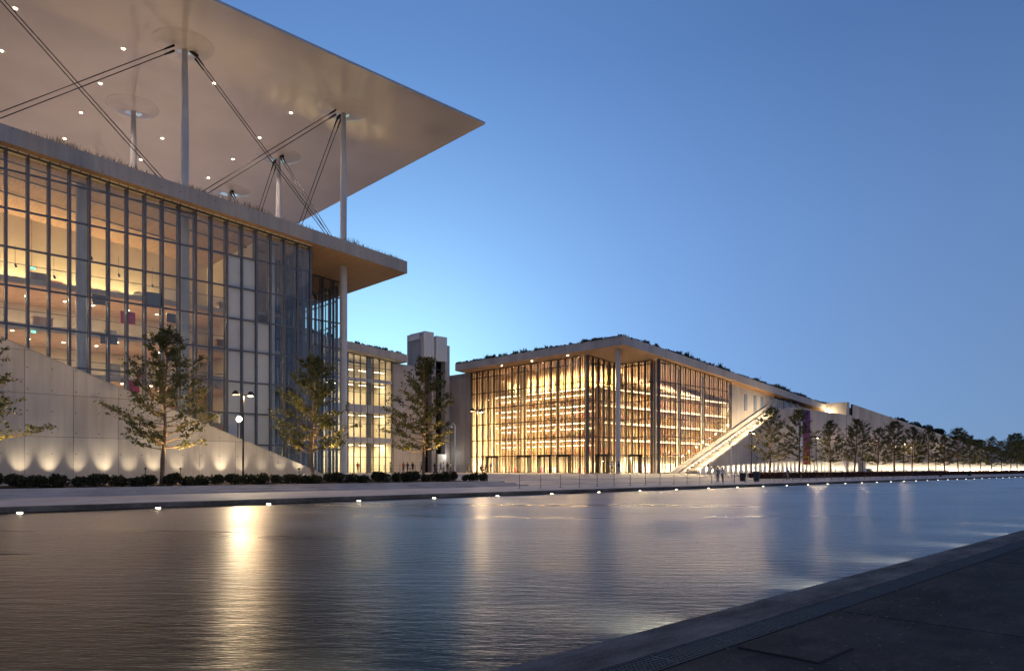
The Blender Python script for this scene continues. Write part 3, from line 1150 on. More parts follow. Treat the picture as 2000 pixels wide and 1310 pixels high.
def shelf_run(axis, c, a, b, z, outn, led=True, dim=False):
    """one storey of shelving on the face coordinate c from a to b"""
    def P(s, off, zz):
        return (s, c + outn * off, zz) if axis == 'x' else (c + outn * off, s, zz)
    H = 2.73
    MB().box(P(a, -0.35, z), P(b, -0.45, z + H - 0.3)).build('shelf_back', 'books', lb)
    MB().box(P(a, 1.6, z + H - 0.26), P(b, -0.5, z + H)).build('shelf_floor', 'slab', lb)
    MB().box(P(a, 1.62, z + H), P(b, 1.58, z + H + 0.9)).build('shelf_rail', 'glass', lb)
    m_ = MB()
    nbay = max(1, int(round((b - a) / 0.95)))
    for q in range(nbay + 1):
        s = a + (b - a) * q / nbay
        m_.box(P(s - 0.025, 0, z), P(s + 0.025, -0.35, z + H - 0.3))
    for q in range(1, 6):
        zz = z + q * 0.41
        m_.box(P(a, -0.02, zz - 0.014), P(b, -0.345, zz + 0.014))
    tag(m_.build('shelf_grid', 'shelf', lb), kind='stuff')
    if led:
        mt = 'led_amber' if dim else 'led'
        nseg = max(1, int((b - a) / 2.2))
        for q in range(nseg):
            s0 = a + (b - a) * (q + 0.06) / nseg
            s1 = a + (b - a) * (q + 0.94) / nseg
            MB().box(P(s0, 1.45, z + H - 0.34), P(s1, 1.35, z + H - 0.27)).build('led_strip', mt, lb)
            if not dim:
                MB().box(P(s0, 0.06, z + 1.62), P(s1, 0.0, z + 1.68)).build('led_strip', mt, lb)


for k in range(5):
    z = FL[k]
    st = 0.5 * k
    if k:
        shelf_run('y', 87.6 + 0.0, 72.6, 95.5, z, -1)
        shelf_run('x', 72.4, 87.9, 126, z, -1, True, True)
    light('AREA', 'shelf_light', lb, (86.2, 84, z + 2.3), 6200, AMBER, (0, 0, 0), 0.3, 22)
    light('AREA', 'shelf_light', lb, (106, 70.2, z + 2.25), 10500, WARM, (0, 0, 0), 36, 0.3)
MB().prism([(81.45, 96.2, PLAZA), (109, 96.2, PLAZA), (109, 96.2, soffit(109) - 0.02), (81.45, 96.2, soffit(81.45) - 0.02)], (0, 0.3, 0)).build('end_wall', 'cream', lb)
MB().box((94.5, 72.8, FL[5]), (94.8, 96, soffit(94.5))).build('upper_wall', 'amber_wall', lb)
MB().box((87.9, 75.8, FL[5]), (126, 76, soffit(126))).build('upper_wall', 'amber_wall', lb)
for k in range(14):
    MB().box((94.3, 73.4 + 1.6 * k, FL[5]), (94.5, 73.9 + 1.6 * k, soffit(94.5) - 0.05)).build('wall_batten', 'cream', lb)
light('AREA', 'upper_wash', lb, (92.6, 84, FL[5] + 0.3), 11000, AMBER, (R(180), R(30), 0), 0.2, 22)
light('AREA', 'upper_wash', lb, (106, 74.4, FL[5] + 0.3), 6000, WARM, (R(150), 0, 0), 36, 0.2)
MB().box((126, 61.7, PLAZA), (126.3, 76, soffit(126.3))).build('partition_wall', 'cream', lb)
# ground floor: pale wall, desks and doors
MB().box((92.0, 73, PLAZA), (92.2, 96.6, FL[1])).build('lobby_wall', 'cream', lb)
MB().box((88, 74, PLAZA), (126, 74.2, FL[1])).build('lobby_wall', 'cream', lb)
MB().box((84.5, 69.2, FL[1] - 0.02), (95, 72.2, FL[1] + 0.25)).build('lobby_ceiling', 'slab', lb)
light('AREA', 'lobby_light', lb, (84.6, 83, 3.6), 6000, (1.0, 0.80, 0.46), (0, 0, 0), 2.0, 24)
light('AREA', 'lobby_light', lb, (96, 67, 3.6), 5500, (1.0, 0.76, 0.42), (0, 0, 0), 14, 2)
for q in range(7):
    y = 72 + 3.2 * q
    mt = ('magenta', 'cream', 'led_amber', 'magenta', 'white_wall', 'cloth_red', 'amber_wall')[q]  # one desk is made to glow with the amber LED material, though no lamp
    MB().box((84.4, y, PLAZA + 0.7), (85.2, y + 1.5, PLAZA + 0.76)).box((84.5, y + 0.1, PLAZA), (84.56, y + 0.2, PLAZA + 0.7)).box((84.5, y + 1.3, PLAZA), (84.56, y + 1.4, PLAZA + 0.7)).box((85.3, y + 0.4, PLAZA), (85.7, y + 1.0, PLAZA + 0.9)).build('desk', mt, lb)


def portal(axis, c, a, b, outn):
    def P(s, off, zz):
        return (s, c + outn * off, zz) if axis == 'x' else (c + outn * off, s, zz)
    m_ = MB()
    m_.box(P(a - 0.12, 0.35, PLAZA), P(a, -0.3, PLAZA + 2.8)).box(P(b, 0.35, PLAZA), P(b + 0.12, -0.3, PLAZA + 2.8)).box(P(a - 0.12, 0.35, PLAZA + 2.55), P(b + 0.12, -0.3, PLAZA + 2.9))
    m_.box(P((a + b) / 2 - 0.04, 0.2, PLAZA), P((a + b) / 2 + 0.04, 0.1, PLAZA + 2.55))
    m_.build('door_portal', 'black', lb)


for a in (72.2, 76.2, 81.0, 88.6):
    portal('y', 81.0, a, a + 2.3, -1)
portal('x', 68.55, 83.3, 85.6, -1)
portal('y', 88.7, 64.6, 66.6, -1)
# concrete flank walls under the roof
MB().box((81.0, 95.25, PLAZA), (81.4, 104, soffit(81.0) - 0.9)).build('flank_wall', 'concrete', lb)
for j in range(5):
    MB().box((80.97, 95.3 + 1.75 * j, PLAZA), (81.0, 97.03 + 1.75 * j, 5.6)).box((80.97, 95.3 + 1.75 * j, 5.62), (81.0, 97.03 + 1.75 * j, 10.2)).box((80.97, 95.3 + 1.75 * j, 10.22), (81.0, 97.03 + 1.75 * j, soffit(81) - 0.95)).build('wall_panel', 'concrete', lb)
MB().box((81.0, 95.25, soffit(81.0) - 0.88), (81.4, 104, soffit(81.0))).build('flank_wall', 'concrete_plain', lb)
MB().prism([(109.7, 61.2, PLAZA), (150, 61.2, PLAZA), (150, 61.2, soffit(150) - 0.35), (109.7, 61.2, soffit(109.7) - 0.35)], (0, 0.4, 0)).build('side_wall', 'concrete_plain', lb)
xs_ = [109.7 + 2.9 * k for k in range(14)]
for i in range(13):
    a, b = xs_[i] + 0.012, xs_[i + 1] - 0.012
    MB().prism([(a, 61.17, 6.0), (b, 61.17, 6.0), (b, 61.17, soffit(b) - 0.4), (a, 61.17, soffit(a) - 0.4)], (0, 0.03, 0)).build('wall_panel', 'concrete', lb)
for x in (114.1, 117.5, 120.0, 123.8, 126.4, 129.0, 131.5, 134.2):       # slit windows
    MB().box((x, 61.11, 11.9), (x + 1.0, 61.17, 14.75)).build('slit_window', 'mullion', lb)
    MB().box((x + 0.06, 61.09, 11.96), (x + 0.94, 61.11, 14.69)).build('slit_pane', 'slit_glass', lb)
for y in (86.0, 79.0, 71.4):                      # soffit downlights beside the glass
    inst(dlm, 'downlight', lb, (79.75, y, soffit(79.75) - 0.01))
    light('SPOT', 'downlight_beam', lb, (79.75, y, soffit(79.75) - 0.12), 500, (1.0, 0.75, 0.45), (0, 0, 0), 0.1, spot=R(140), blend=0.6)


def roof_plants(parent, pts, n, hmax=1.2, wide=0.9):
    """dark tufts standing along a roof edge, all one planting"""
    m_ = MB()
    for (ax, ay, bx, by, share) in pts:
        ln = math.hypot(bx - ax, by - ay)
        nclump = int(ln / 0.4)
        hs = {}
        for c in range(nclump):
            tq = rnd.random()
            cx, cy_ = ax + (bx - ax) * tq, ay + (by - ay) * tq
            ph = 0.5 + 0.5 * math.sin(tq * ln * 0.42 + ax) * math.sin(tq * ln * 0.19 + 2)
            hh = hmax * (0.28 + 0.9 * ph * rnd.random())
            inn = rnd.uniform(0.1, wide)
            nx2, ny2 = -(by - ay) / ln, (bx - ax) / ln
            if abs(by - ay) > abs(bx - ax):
                cx += inn
            else:
                cy_ += inn
            z = rooftop(cx)
            for b_ in range(26):
                a_ = rnd.uniform(0, 6.28)
                d_ = Vector((math.cos(a_) * rnd.uniform(0.1, .75), math.sin(a_) * rnd.uniform(0.1, .75), 1)).normalized()
                L_ = hh * rnd.uniform(0.5, 1.05)
                side = d_.cross(Vector((rnd.random(), rnd.random(), .3))).normalized() * rnd.uniform(0.03, 0.07)
                p0 = Vector((cx, cy_, z - 0.05)) + Vector((rnd.gauss(0, .14), rnd.gauss(0, .14), 0))
                m_.face([p0 - side, p0 + side, p0 + d_ * L_ * 0.7 + side, p0 + d_ * L_])
        # low mat
        nn = int(ln / 0.5)
        for c in range(nn):
            for r_ in range(5):
                tq = (c + rnd.random()) / nn
                cx, cy_ = ax + (bx - ax) * tq, ay + (by - ay) * tq
                off = -0.05 + rnd.random() * wide
                if abs(by - ay) > abs(bx - ax):
                    cx += off
                else:
                    cy_ += off
                z = rooftop(cx)
                s_ = rnd.uniform(0.12, 0.3)
                p = Vector((cx, cy_, z + rnd.uniform(-0.12 if off < 0.03 else 0, .12)))
                u_ = Vector((rnd.gauss(0, 1), rnd.gauss(0, 1), rnd.gauss(0, .6))).normalized() * s_
                v_ = u_.cross(Vector((rnd.gauss(0, 1), rnd.gauss(0, 1), rnd.gauss(0, 1)))).normalized() * s_ * .7
                m_.face([p - u_, p + v_, p + u_, p - v_])
    return tag(m_.build('roof_planting', 'roof_green', parent), kind='stuff')


roof_plants(lb, [(79, 60.02, 150, 60.02, 1), (78.62, 60.4, 78.62, 96.5, 1)], 0)

# ------------------------------------------------------------------ stair and long park wall on the right
pw = thing('park_wall', 'long concrete park wall with glowing base strip behind the tree row on the right', 'wall', (120, 56, PLAZA))
X0 = 91.0


def ptop(x):
    if x < 119.6:
        return 1.18 + 0.40 * (x - X0)
    if x < 145.4:
        return 12.55
    return 15.05 - 0.071 * (x - 145.4)


def ledge(x):
    return 2.0 + max(0, min(1, (x - X0) / 31)) * 1.15 + max(0, x - 122) * 0.004


segs = [X0 + 0.9, 94, 97, 100, 103, 106, 109, 112, 115, 118] + [120.5 + 3.1 * k for k in range(9)] + [148.5 + 3.4 * k for k in range(60)]
segs = [s for s in segs if s < 345]
mbk = MB()
for a, b in zip(segs[:-1], segs[1:]):
    la, lb_ = ledge(a), ledge(b)
    if b == 120.5:
        ta, tb = ptop(a), 12.55
    elif a < 145.4 < b + 0.01:
        ta, tb = 12.55, 12.55
    else:
        ta, tb = ptop(a), ptop(b)
    gap = 0.012
    if 122 < a < 126.5:
        pass
    if ta > la + 0.1:
        mbp = MB().prism([(a + gap, 56.0, la), (b - gap, 56.0, lb_), (b - gap, 56.0, tb), (a + gap, 56.0, ta)], (0, 0.35, 0))
        mbp.build('wall_panel', 'concrete', pw)
        mbk.prism([(a, 56.02, la + .02), (b, 56.02, lb_ + .02), (b, 56.02, tb - .02), (a, 56.02, ta - .02)], (0, 0.3, 0))
    MB().prism([(a, 56.5, 0.4), (b, 56.5, 0.4), (b, 56.5, min(lb_, tb)), (a, 56.5, min(la, ta))], (0, 0.25, 0)).build('base_strip', 'white_wall', pw)
mbk.build('wall_core', 'joint', pw)
MB().box((145.3, 55.9, 1.0), (146.6, 62, 15.05)).build('wall_pier', 'concrete_plain', pw)
for k in range(100):
    x = 92.4 + 1.6 * k
    if k < 77:
        uplight(pw, x, 56.26, 1.06, 700 * rnd.uniform(0.8, 1.2), 12, 58)
light('AREA', 'base_light', pw, (280, 56.28, 1.06), 9000, (1.0, 0.80, 0.52), (R(166), 0, 0), 130, 0.12)
# stair between the wall and the library
st = thing('outdoor_stair', 'lit concrete stair climbing beside the library behind the sloped wall', 'stair', (105, 58, PLAZA))
for k in range(64):
    x = X0 + 3.2 + 0.44 * k
    z = 1.12 + 0.176 * (k + 1)
    MB().box((x, 56.4, max(0.5, z - 0.6)), (x + 0.46, 60.3, z)).build('stair_step', 'concrete_plain', st)
MB().prism([(92.2, 60.35, 0.5), (122, 60.35, 10.0), (122, 60.35, 12.6), (92.2, 60.35, 1.0)], (0, 0.35, 0)).build('parapet', 'concrete_plain', st)
MB().prism([(91.0, 60.72, 0.5), (122, 60.72, 10.0), (122, 60.72, 13.35), (91.0, 60.72, 1.25)], (0, 0.3, 0)).build('glass_sill', 'concrete_plain', st)
MB().prism([(122.1, 60.35, 11.2), (150, 60.35, 11.2), (150, 60.35, 12.2), (122.1, 60.35, 12.2)], (0, 0.35, 0)).build('landing_parapet', 'concrete_plain', st)
for off in (0.95, 1.75):
    MB().tube((94.5, 60.2, 0.6 + off), (121, 60.2, 11.0 + off - 0.2), 0.035, None, 6).build('handrail', 'black', st)
MB().tube((93.5, 56.6, 2.0), (120, 56.6, 12.6), 0.035, None, 6).build('handrail', 'black', st)
for k in range(13):
    x = 94.2 + 2.05 * k
    z = 1.18 + 0.39 * (x - X0) - 0.95
    MB().box((x, 60.31, z), (x + 0.3, 60.34, z + 0.05)).box((x + 1.05, 60.31, z + 0.42), (x + 1.35, 60.34, z + 0.47)).build('step_light', 'led', st)
    light('POINT', 'step_glow', st, (x + 0.5, 58.6, z + 0.75), 300, (1.0, 0.72, 0.40), size=0.1)
MB().box((88.9, 56.2, PLAZA), (91.2, 60.7, PLAZA + 1.9)).build('stair_foot', 'concrete_plain', st) if False else None
# banners on the wall
bn = tag(MB().box((123.3, 55.9, 3.0), (125.2, 55.94, 12.2)).build('hanging_banner', 'pale_blue', org=(123.3, 55.9, 3.0)), 'pale blue vertical banner hanging on the park wall beside the purple one', 'banner')
bn = tag(MB().box((125.7, 55.9, 2.6), (128.5, 55.94, 12.4)).build('hanging_banner', 'purple', org=(125.7, 55.9, 2.6)), 'purple to red vertical banner hanging on the park wall', 'banner')
# small glowing box, added for the bright glow at the roof end
MB().box((143.4, 59.0, 12.55), (145.2, 59.3, 13.6)).build('glow_box', 'led', pw)
# hill behind the wall
hl = MB().prism([(148, 57, 0), (345, 57, 0), (345, 57, ptop(330) - 0.6), (148, 57, ptop(148) - 0.5)], (0, 240, 0))
tag(hl.build('park_hill', 'soil'), kind='structure')

# ------------------------------------------------------------------ linking building at the back
mid = thing('linking_building', 'four storey glass office wing set back between hall and library', 'building', (60, 100, PLAZA))
mb = MB()
v = lambda x, y, t_: (x, y, rooftop(x) - t_)
x0, x1, y0, y1 = 44.0, 69.6, 98.2, 140
mb.face([v(x0, y0, 0), v(x1, y0, 0), v(x1, y1, 0), v(x0, y1, 0)], 0)
mb.face([v(x0, y1, TH), v(x1, y1, TH), v(x1, y0, TH), v(x0, y0, TH)], 0)
mb.face([v(x0, y0, TH), v(x1, y0, TH), v(x1, y0, 0), v(x0, y0, 0)], 0)
mb.face([v(x1, y0, TH), v(x1, y1, TH), v(x1, y1, 0), v(x1, y0, 0)], 0)
mb.face([v(x0, y0, 0), v(x0, y1, 0), v(x0, y1, TH), v(x0, y0, TH)], 0)
mb.build('roof_slab', ['concrete_plain'], mid)
mus = [46.0 + 1.2 * k for k in range(19)]
MROW = [1.18, 3.7, 6.45, 9.1, 11.7, 14.2, 16.2, 18.4]
curtain(mid, (0, 100.2), 'x', mus, -1, soffit, lambda s: PLAZA, MROW, 'mullion', face_w=0.09, inner=0)
for z0, z1 in ((6.0, 6.9), (10.9, 12.2), (15.9, 16.5)):
    for k in range(18):
        MB().box((mus[k] + 0.07, 100.0, z0), (mus[k + 1] - 0.07, 100.12, z1)).build('spandrel', 'steel', mid)
    MB().box((45.5, 100.5, z0 + 0.2), (68, 112, z1 - 0.15)).build('floor_plate', 'concrete_plain', mid)
MB().box((45.5, 106, PLAZA), (68, 106.2, soffit(68))).build('back_wall', 'cream', mid)
MB().box((67.75, 100.35, PLAZA), (67.95, 106.2, soffit(68))).build('partition_wall', 'cream', mid)
for x in (49.5, 54.2, 58.9, 63.2):
    MB().box((x, 100.7, PLAZA), (x + 0.85, 101.2, soffit(x + 1))).build('pier', 'concrete_plain', mid)
for z, pwr in ((5.7, 2200), (10.6, 1200), (15.6, 1000), (18.0, 500)):
    light('AREA', 'office_light', mid, (57, 103.5, z - 0.05), pwr, (1.0, 0.78, 0.42), (0, 0, 0), 21, 2.0)
    for q in range(7):
        MB().box((47.5 + 3 * q, 102.0, z - 0.04), (49.3 + 3 * q, 102.2, z)).build('ceiling_light', 'led', mid)
MB().box((67.8, 99.9, PLAZA), (74.1, 100.3, soffit(69) - 0.2)).build('end_wall', 'concrete_plain', mid)
for j in range(4):
    MB().box((67.85, 99.87, 1.15 + 4.2 * j), (69.75, 99.9, 5.32 + 4.2 * j)).box((69.78, 99.87, 1.15 + 4.2 * j), (74.05, 99.9, 5.32 + 4.2 * j)).build('wall_panel', 'concrete', mid)
roof_plants(mid, [(44.5, 98.3, 69.4, 98.3, 1)], 0, 1.3, 1.4)

# ------------------------------------------------------------------ service tower
tw = thing('service_tower', 'twin shafted concrete lift tower rising between office wing and library', 'tower', (76.5, 101, PLAZA))
zt = 25.1
MB().box((74.1, 100.6, PLAZA), (74.75, 104.9, zt)).build('pier', 'concrete', tw)
MB().box((76.35, 100.6, PLAZA), (77.25, 104.9, zt - 0.3)).build('pier', 'concrete', tw)
MB().box((79.35, 100.6, PLAZA), (80.4, 104.9, zt - 1.1)).build('pier', 'concrete', tw)
MB().box((74.75, 101.8, PLAZA), (76.35, 101.86, 21.5)).build('shaft_glass', 'glass_dark', tw)
MB().box((77.25, 101.8, PLAZA), (79.35, 101.86, 21.2)).build('shaft_glass', 'glass_dark', tw)
MB().box((74.75, 104, PLAZA), (79.35, 104.2, 22)).build('shaft_back', 'mullion', tw)
for z in [4 + 2.6 * k for k in range(7)]:
    MB().box((74.77, 101.7, z), (76.33, 101.8, z + 0.12)).box((77.27, 101.7, z), (79.33, 101.8, z + 0.12)).build('shaft_rail', 'mullion', tw)
for a, b, z0, z1 in ((74.45, 76.6, 21.4, 25.9), (77.1, 79.6, 21.0, 25.4)):
    for q in range(4):
        xa = a + (b - a) * q / 4
        MB().box((xa + 0.02, 100.3, z0), (xa + (b - a) / 4 - 0.02, 100.55, z1)).build('cap_panel', 'white_wall', tw)
    MB().box((a + 0.02, 100.56, z0 + 0.05), (b - 0.02, 104.6, z1 - 0.05)).build('cap_box', 'steel', tw)
MB().box((73.95, 101.2, zt - 0.6), (74.1, 104.7, zt + 0.5)).build('pier_cap', 'white_wall', tw)
MB().box((77.4, 100.2, PLAZA), (79.3, 100.5, 4.4)).build('lit_doorway', 'white_wall', tw)
light('POINT', 'door_light', tw, (79.1, 99.4, 4.2), 60, (1.0, 0.95, 0.85), size=0.1)

# ------------------------------------------------------------------ plants


def leaf_quad(m_, p, s_, flat=0.5, mi=0):
    n_ = Vector((rnd.gauss(0, 1), rnd.gauss(0, 1), rnd.gauss(0, 1) + flat * 1.5)).normalized()
    u_ = n_.orthogonal()
    u_.rotate(Matrix.Rotation(rnd.uniform(0, 6.28), 3, n_))
    v_ = n_.cross(u_)
    u_ *= s_
    v_ *= s_ * 0.62
    m_.face([p - u_, p - v_ * 0.9 + u_ * 0.1, p + u_, p + v_ * 0.9 + u_ * 0.1], mi)


def make_tree(seed, label, group, H=9.6, dens=1.0):
    global rnd
    keep = rnd
    rnd = random.Random(seed)
    root = thing('street_tree', label, 'tree', (0, 0, -50), group)
    t_, lv = MB(), MB()
    pts = [Vector((0, 0, -0.1))]
    for k in range(1, 11):
        pts.append(Vector((rnd.gauss(0, 0.035) + pts[-1].x * 0.8, rnd.gauss(0, 0.035) + pts[-1].y * 0.8, H * 0.97 * k / 10)))
    for k in range(10):
        t_.tube(pts[k], pts[k + 1], 0.13 * (1 - k / 10.5) + 0.012, 0.13 * (1 - (k + 1) / 10.5) + 0.012, 9, 0, k in (0, 9))

    def at(z):
        f_ = max(0, min(9.999, z / (H * 0.97) * 10))
        k = int(f_)
        return pts[k].lerp(pts[k + 1], f_ - k)
    nb_ = 66
    az = rnd.uniform(0, 6.28)
    for i in range(nb_):
        q = i / (nb_ - 1)
        z = H * (0.235 + 0.73 * q ** 0.95)
        az += 2.4 + rnd.gauss(0, 0.35)
        rad = 3.5 * ((1 - q) ** 0.62) * (0.8 + 0.2 * min(1, q / 0.1)) * rnd.uniform(0.42, 1.1) + 0.3
        pitch = R(-2 + 52 * q + rnd.gauss(0, 8))
        d = Vector((math.cos(az) * math.cos(pitch), math.sin(az) * math.cos(pitch), math.sin(pitch)))
        p = at(z)
        r_ = 0.042 * (1 - q) + 0.012
        prev = p
        bp_ = [p]
        for s in range(4):
            d = (d + Vector((rnd.gauss(0, .09), rnd.gauss(0, .09), 0.09))).normalized()
            nxt = prev + d * rad / 4
            t_.tube(prev, nxt, r_ * (1 - s / 4.6), r_ * (1 - (s + 1) / 4.6), 4, 0, False)
            prev = nxt
            bp_.append(nxt)
        nsub = 4 + int(rad * 3.4)
        for s in range(nsub):
            f_ = rnd.uniform(0.25, 1.0) ** 0.8 * 4
            k = min(3, int(f_))
            b0 = bp_[k].lerp(bp_[k + 1], f_ - k)
            sd = (d + Vector((rnd.gauss(0, .75), rnd.gauss(0, .75), rnd.gauss(0.12, .4)))).normalized()
            L_ = rnd.uniform(0.25, 0.75) * (0.5 + 0.25 * rad)
            b1 = b0 + sd * L_
            t_.tube(b0, b1, 0.011, 0.005, 3, 0, False)
            if rnd.random() < 0.12:
                continue
            nl = int(rnd.uniform(7, 21) * dens)
            for _ in range(nl):
                tt = rnd.uniform(0.15, 1.1)
                pp = b0.lerp(b1, tt) + Vector((rnd.gauss(0, .085), rnd.gauss(0, .085), rnd.gauss(-0.02, .06)))
                leaf_quad(lv, pp, rnd.uniform(0.045, 0.095), 0.5)
    for _ in range(26):
        leaf_quad(lv, pts[-1] + Vector((rnd.gauss(0, .13), rnd.gauss(0, .13), rnd.gauss(-0.15, .35))), rnd.uniform(.05, .09))
    org = ORG[root.name]
    for m_, nm, mt in ((t_, 'trunk', 'bark'), (lv, 'crown', 'leaf')):
        o = bpy.data.objects.new(nm, m_.mesh(nm, mt, (0, 0, 0), nm == 'trunk'))
        COL.objects.link(o)
        o.parent = root
        ORG[o.name] = Vector(org)
    rnd = keep
    return root


protos = [make_tree(101, 'x', 'street trees along the canal promenade'), make_tree(202, 'x', 'street trees along the canal promenade', 9.9, 0.9),
          make_tree(303, 'x', 'street trees along the canal promenade', 9.4, 1.05), make_tree(404, 'x', 'street trees along the canal promenade', 10.0, 0.95)]
TREES = []
lt = ['leafy young street tree cut off by the left edge of the picture', 'leafy young street tree before the sloped wall, left of the double lamp post',
      'leafy young street tree right of the lamp post, before the glass corner of the hall', 'leafy young street tree before the office wing and the lift tower']
for k, x in enumerate((4.9, 15.15, 25.8, 35.9)):
    TREES.append((x, 48.5, 0.70, lt[k], rnd.uniform(0.98, 1.03)))
lt2 = {0: 'leafy young street tree at the foot of the park wall, nearest the lit stair', 1: 'leafy young street tree standing in front of the purple banner',
       2: 'leafy young street tree just right of the purple banner'}
for k in range(24):
    x = 97.9 + 10.45 * k
    lab = lt2.get(k, '%s young street tree from the lit stair in the row before the park wall' % ordw(k))
    TREES.append((x, 48.5 + rnd.uniform(-.3, .3), 0.48, lab, rnd.uniform(0.97, 1.07)))
stake = MB().tube((0, 0, -0.05), (0, 0, 1.05), 0.02, None, 6).tube((0, 0, 1.05), (0, 0, 1.16), 0.05, 0.07, 10).mesh('tree_uplight', 'black')
for i, (x, y, z, lab, s) in enumerate(TREES):
    if i < 4:
        o = protos[i]
        o.location = (x, y, z)
        ORG[o.name] = Vector((x, y, z))
    else:
        o = copy_tree(protos[(i * 3 + 1) % 4], (x, y, z))
    o.rotation_euler = (R(rnd.uniform(-2, 2)), R(rnd.uniform(-2, 2)), rnd.uniform(0, 6.28))
    s2 = rnd.uniform(0.86, 1.08) if i > 4 else 1.0
    o.scale = (s * s2 * rnd.uniform(0.95, 1.15), s * s2 * rnd.uniform(0.95, 1.15), s * s2)
    o['label'] = lab
    # a ground light aimed into the lower crown
    for sx, sy in ((1.0, -0.45), (-0.7, 0.9)):
        inst(stake, 'tree_uplight', bed, (x + sx, y + sy, z))
        if i < 16:
            light('SPOT', 'tree_uplight_beam', bed, (x + sx, y + sy, z + 1.2), (2600 if i < 4 else 1000) * (1.0 if sx > 0 else 0.4), (1.0, 0.62, 0.20), (R(180 - 10 * sy), R(12 * sx), 0), 0.06, spot=R(128), blend=1.0)


def shrub_mesh(seed, n, mt, rx=0.5, rz=0.42, ls=0.06):
    r2 = random.Random(seed)
    m_ = MB()
    lob = [(Vector((r2.uniform(-.45, .45) * rx, r2.uniform(-.45, .45) * rx, r2.uniform(.35, 1.0) * rz)), r2.uniform(.42, .7)) for _ in range(6)]
    for _ in range(n):
        c_, q = r2.choice(lob)
        d = Vector((r2.gauss(0, 1), r2.gauss(0, 1), r2.gauss(0.2, 1))).normalized() * r2.uniform(0.55, 1.05) ** 0.6
        p = c_ + Vector((d.x * rx * q, d.y * rx * q, d.z * rz * q))
        if p.z < 0.0:
            p.z = abs(p.z)
        leaf_quad(m_, p, r2.uniform(0.7, 1.3) * ls, 0.2)
    return m_.mesh('foliage', mt)


stem = MB()
for k in range(7):
    a = k * 0.9
    stem.tube((0.05 * math.cos(a), 0.05 * math.sin(a), -0.05), (0.28 * math.cos(a), 0.28 * math.sin(a), 0.42), 0.014, 0.006, 4)
stem_me = stem.mesh('stem', 'bark')
SH = [shrub_mesh(k, 620, 'leaf_dark') for k in range(4)]
for i in range(52):
    x = -10 + 1.02 * i
    if i < 40:
        sx = rnd.uniform(1.0, 1.3)
    else:
        sx = rnd.uniform(0.85, 1.15)
    x += rnd.uniform(-.12, .12)
    root = thing('shrub', 'x', 'shrub', (x, 47.95 + rnd.uniform(-.1, .1), 0.69), 'clipped shrubs above the canal steps', rnd.uniform(0, 6.28))
    root['label'] = 'low dark shrub, %s from the left end of the bed above the steps' % ordw(i)
    root.scale = (sx * 1.12 * rnd.uniform(.85, 1.2), sx * 1.1, rnd.uniform(0.95, 1.4))
    for me, nm in ((SH[i % 4], 'foliage'), (stem_me, 'stem')):
        o = bpy.data.objects.new(nm, me)
        COL.objects.link(o)
        o.parent = root
# second looser row behind, right part
# hedge before the park wall (one clipped mass)
hm = MB()
for i in range(17000):
    x = 93.5 + 200 * rnd.random() ** 1.7
    y = rnd.uniform(47.4, 49.6)
    ph = 0.5 + 0.5 * math.sin(x * 1.7) * math.sin(x * 0.6)
    z = 0.42 + rnd.random() ** 0.6 * (0.62 + 0.25 * ph)
    leaf_quad(hm, Vector((x, y, z)), rnd.uniform(0.06, 0.13) * (1 + (x - 93) / 110), 0.2)
tag(hm.build('hedge', 'leaf_red'), 'long low reddish hedge under the tree row before the park wall', 'hedge', kind='stuff')
tag(MB().box((93, 47.2, 0.2), (420, 49.9, 0.5)).build('hedge_bed_ground', 'soil'), kind='structure')
# bushes on the hill above the park wall
BM = [shrub_mesh(20 + k, 900, 'roof_green', 1.9, 1.5, 0.17) for k in range(3)]
for i in range(28):
    x = 172 + 5.8 * i + rnd.uniform(-2, 2)
    y = 59.0 + rnd.uniform(0, 3)
    root = thing('hill_bush', 'dark bush on the hill, %s from the left above the park wall' % ordw(i), 'bush', (x, y, ptop(x) - 0.7), 'bushes on the hill behind the park wall')
    s = rnd.uniform(0.8, 1.3) + 0.03 * i
    root.scale = (s, s, s * rnd.uniform(0.8, 1.2))
    o = bpy.data.objects.new('foliage', BM[i % 3])
    COL.objects.link(o)
    o.parent = root
# far dark trees at the end of the canal
for i in range(16):
    x = 300 + 13 * i + rnd.uniform(-3, 3)
    y = 52 + rnd.uniform(0, 26)
    o = copy_tree(protos[i % 4], (x, y, 0.4))
    o.rotation_euler = (0, 0, rnd.uniform(0, 6.28))
    s = rnd.uniform(1.2, 1.7)
    o.scale = (s * 1.25, s * 1.25, s)
    o['label'] = '%s of the far dark trees at the right edge, past the park wall' % ordw(i)
    o['group'] = 'far trees at the end of the park wall'
fw = tag(MB().box((430, 60, 0.3), (700, 66, 10)).build('far_treeline', 'roof_green'), kind='structure') if False else None
pv = thing('far_pavilion', 'pale flat roofed pavilion far away behind the dark trees at the right edge', 'building', (400, 96, 1))
MB().box((380, 92, 15.2), (430, 104, 15.8)).build('roof', 'white_wall', pv)
for x in (384, 395, 406, 417, 428):
    MB().box((x, 93, 1), (x + 0.6, 93.6, 15.2)).build('column', 'white_wall', pv)
MB().box((386, 99, 1), (426, 99.4, 15.2)).build('wall', 'concrete_plain', pv)

# ------------------------------------------------------------------ lamp posts, camera posts, bins, fences
LG = 'double headed lamp posts along the promenade'


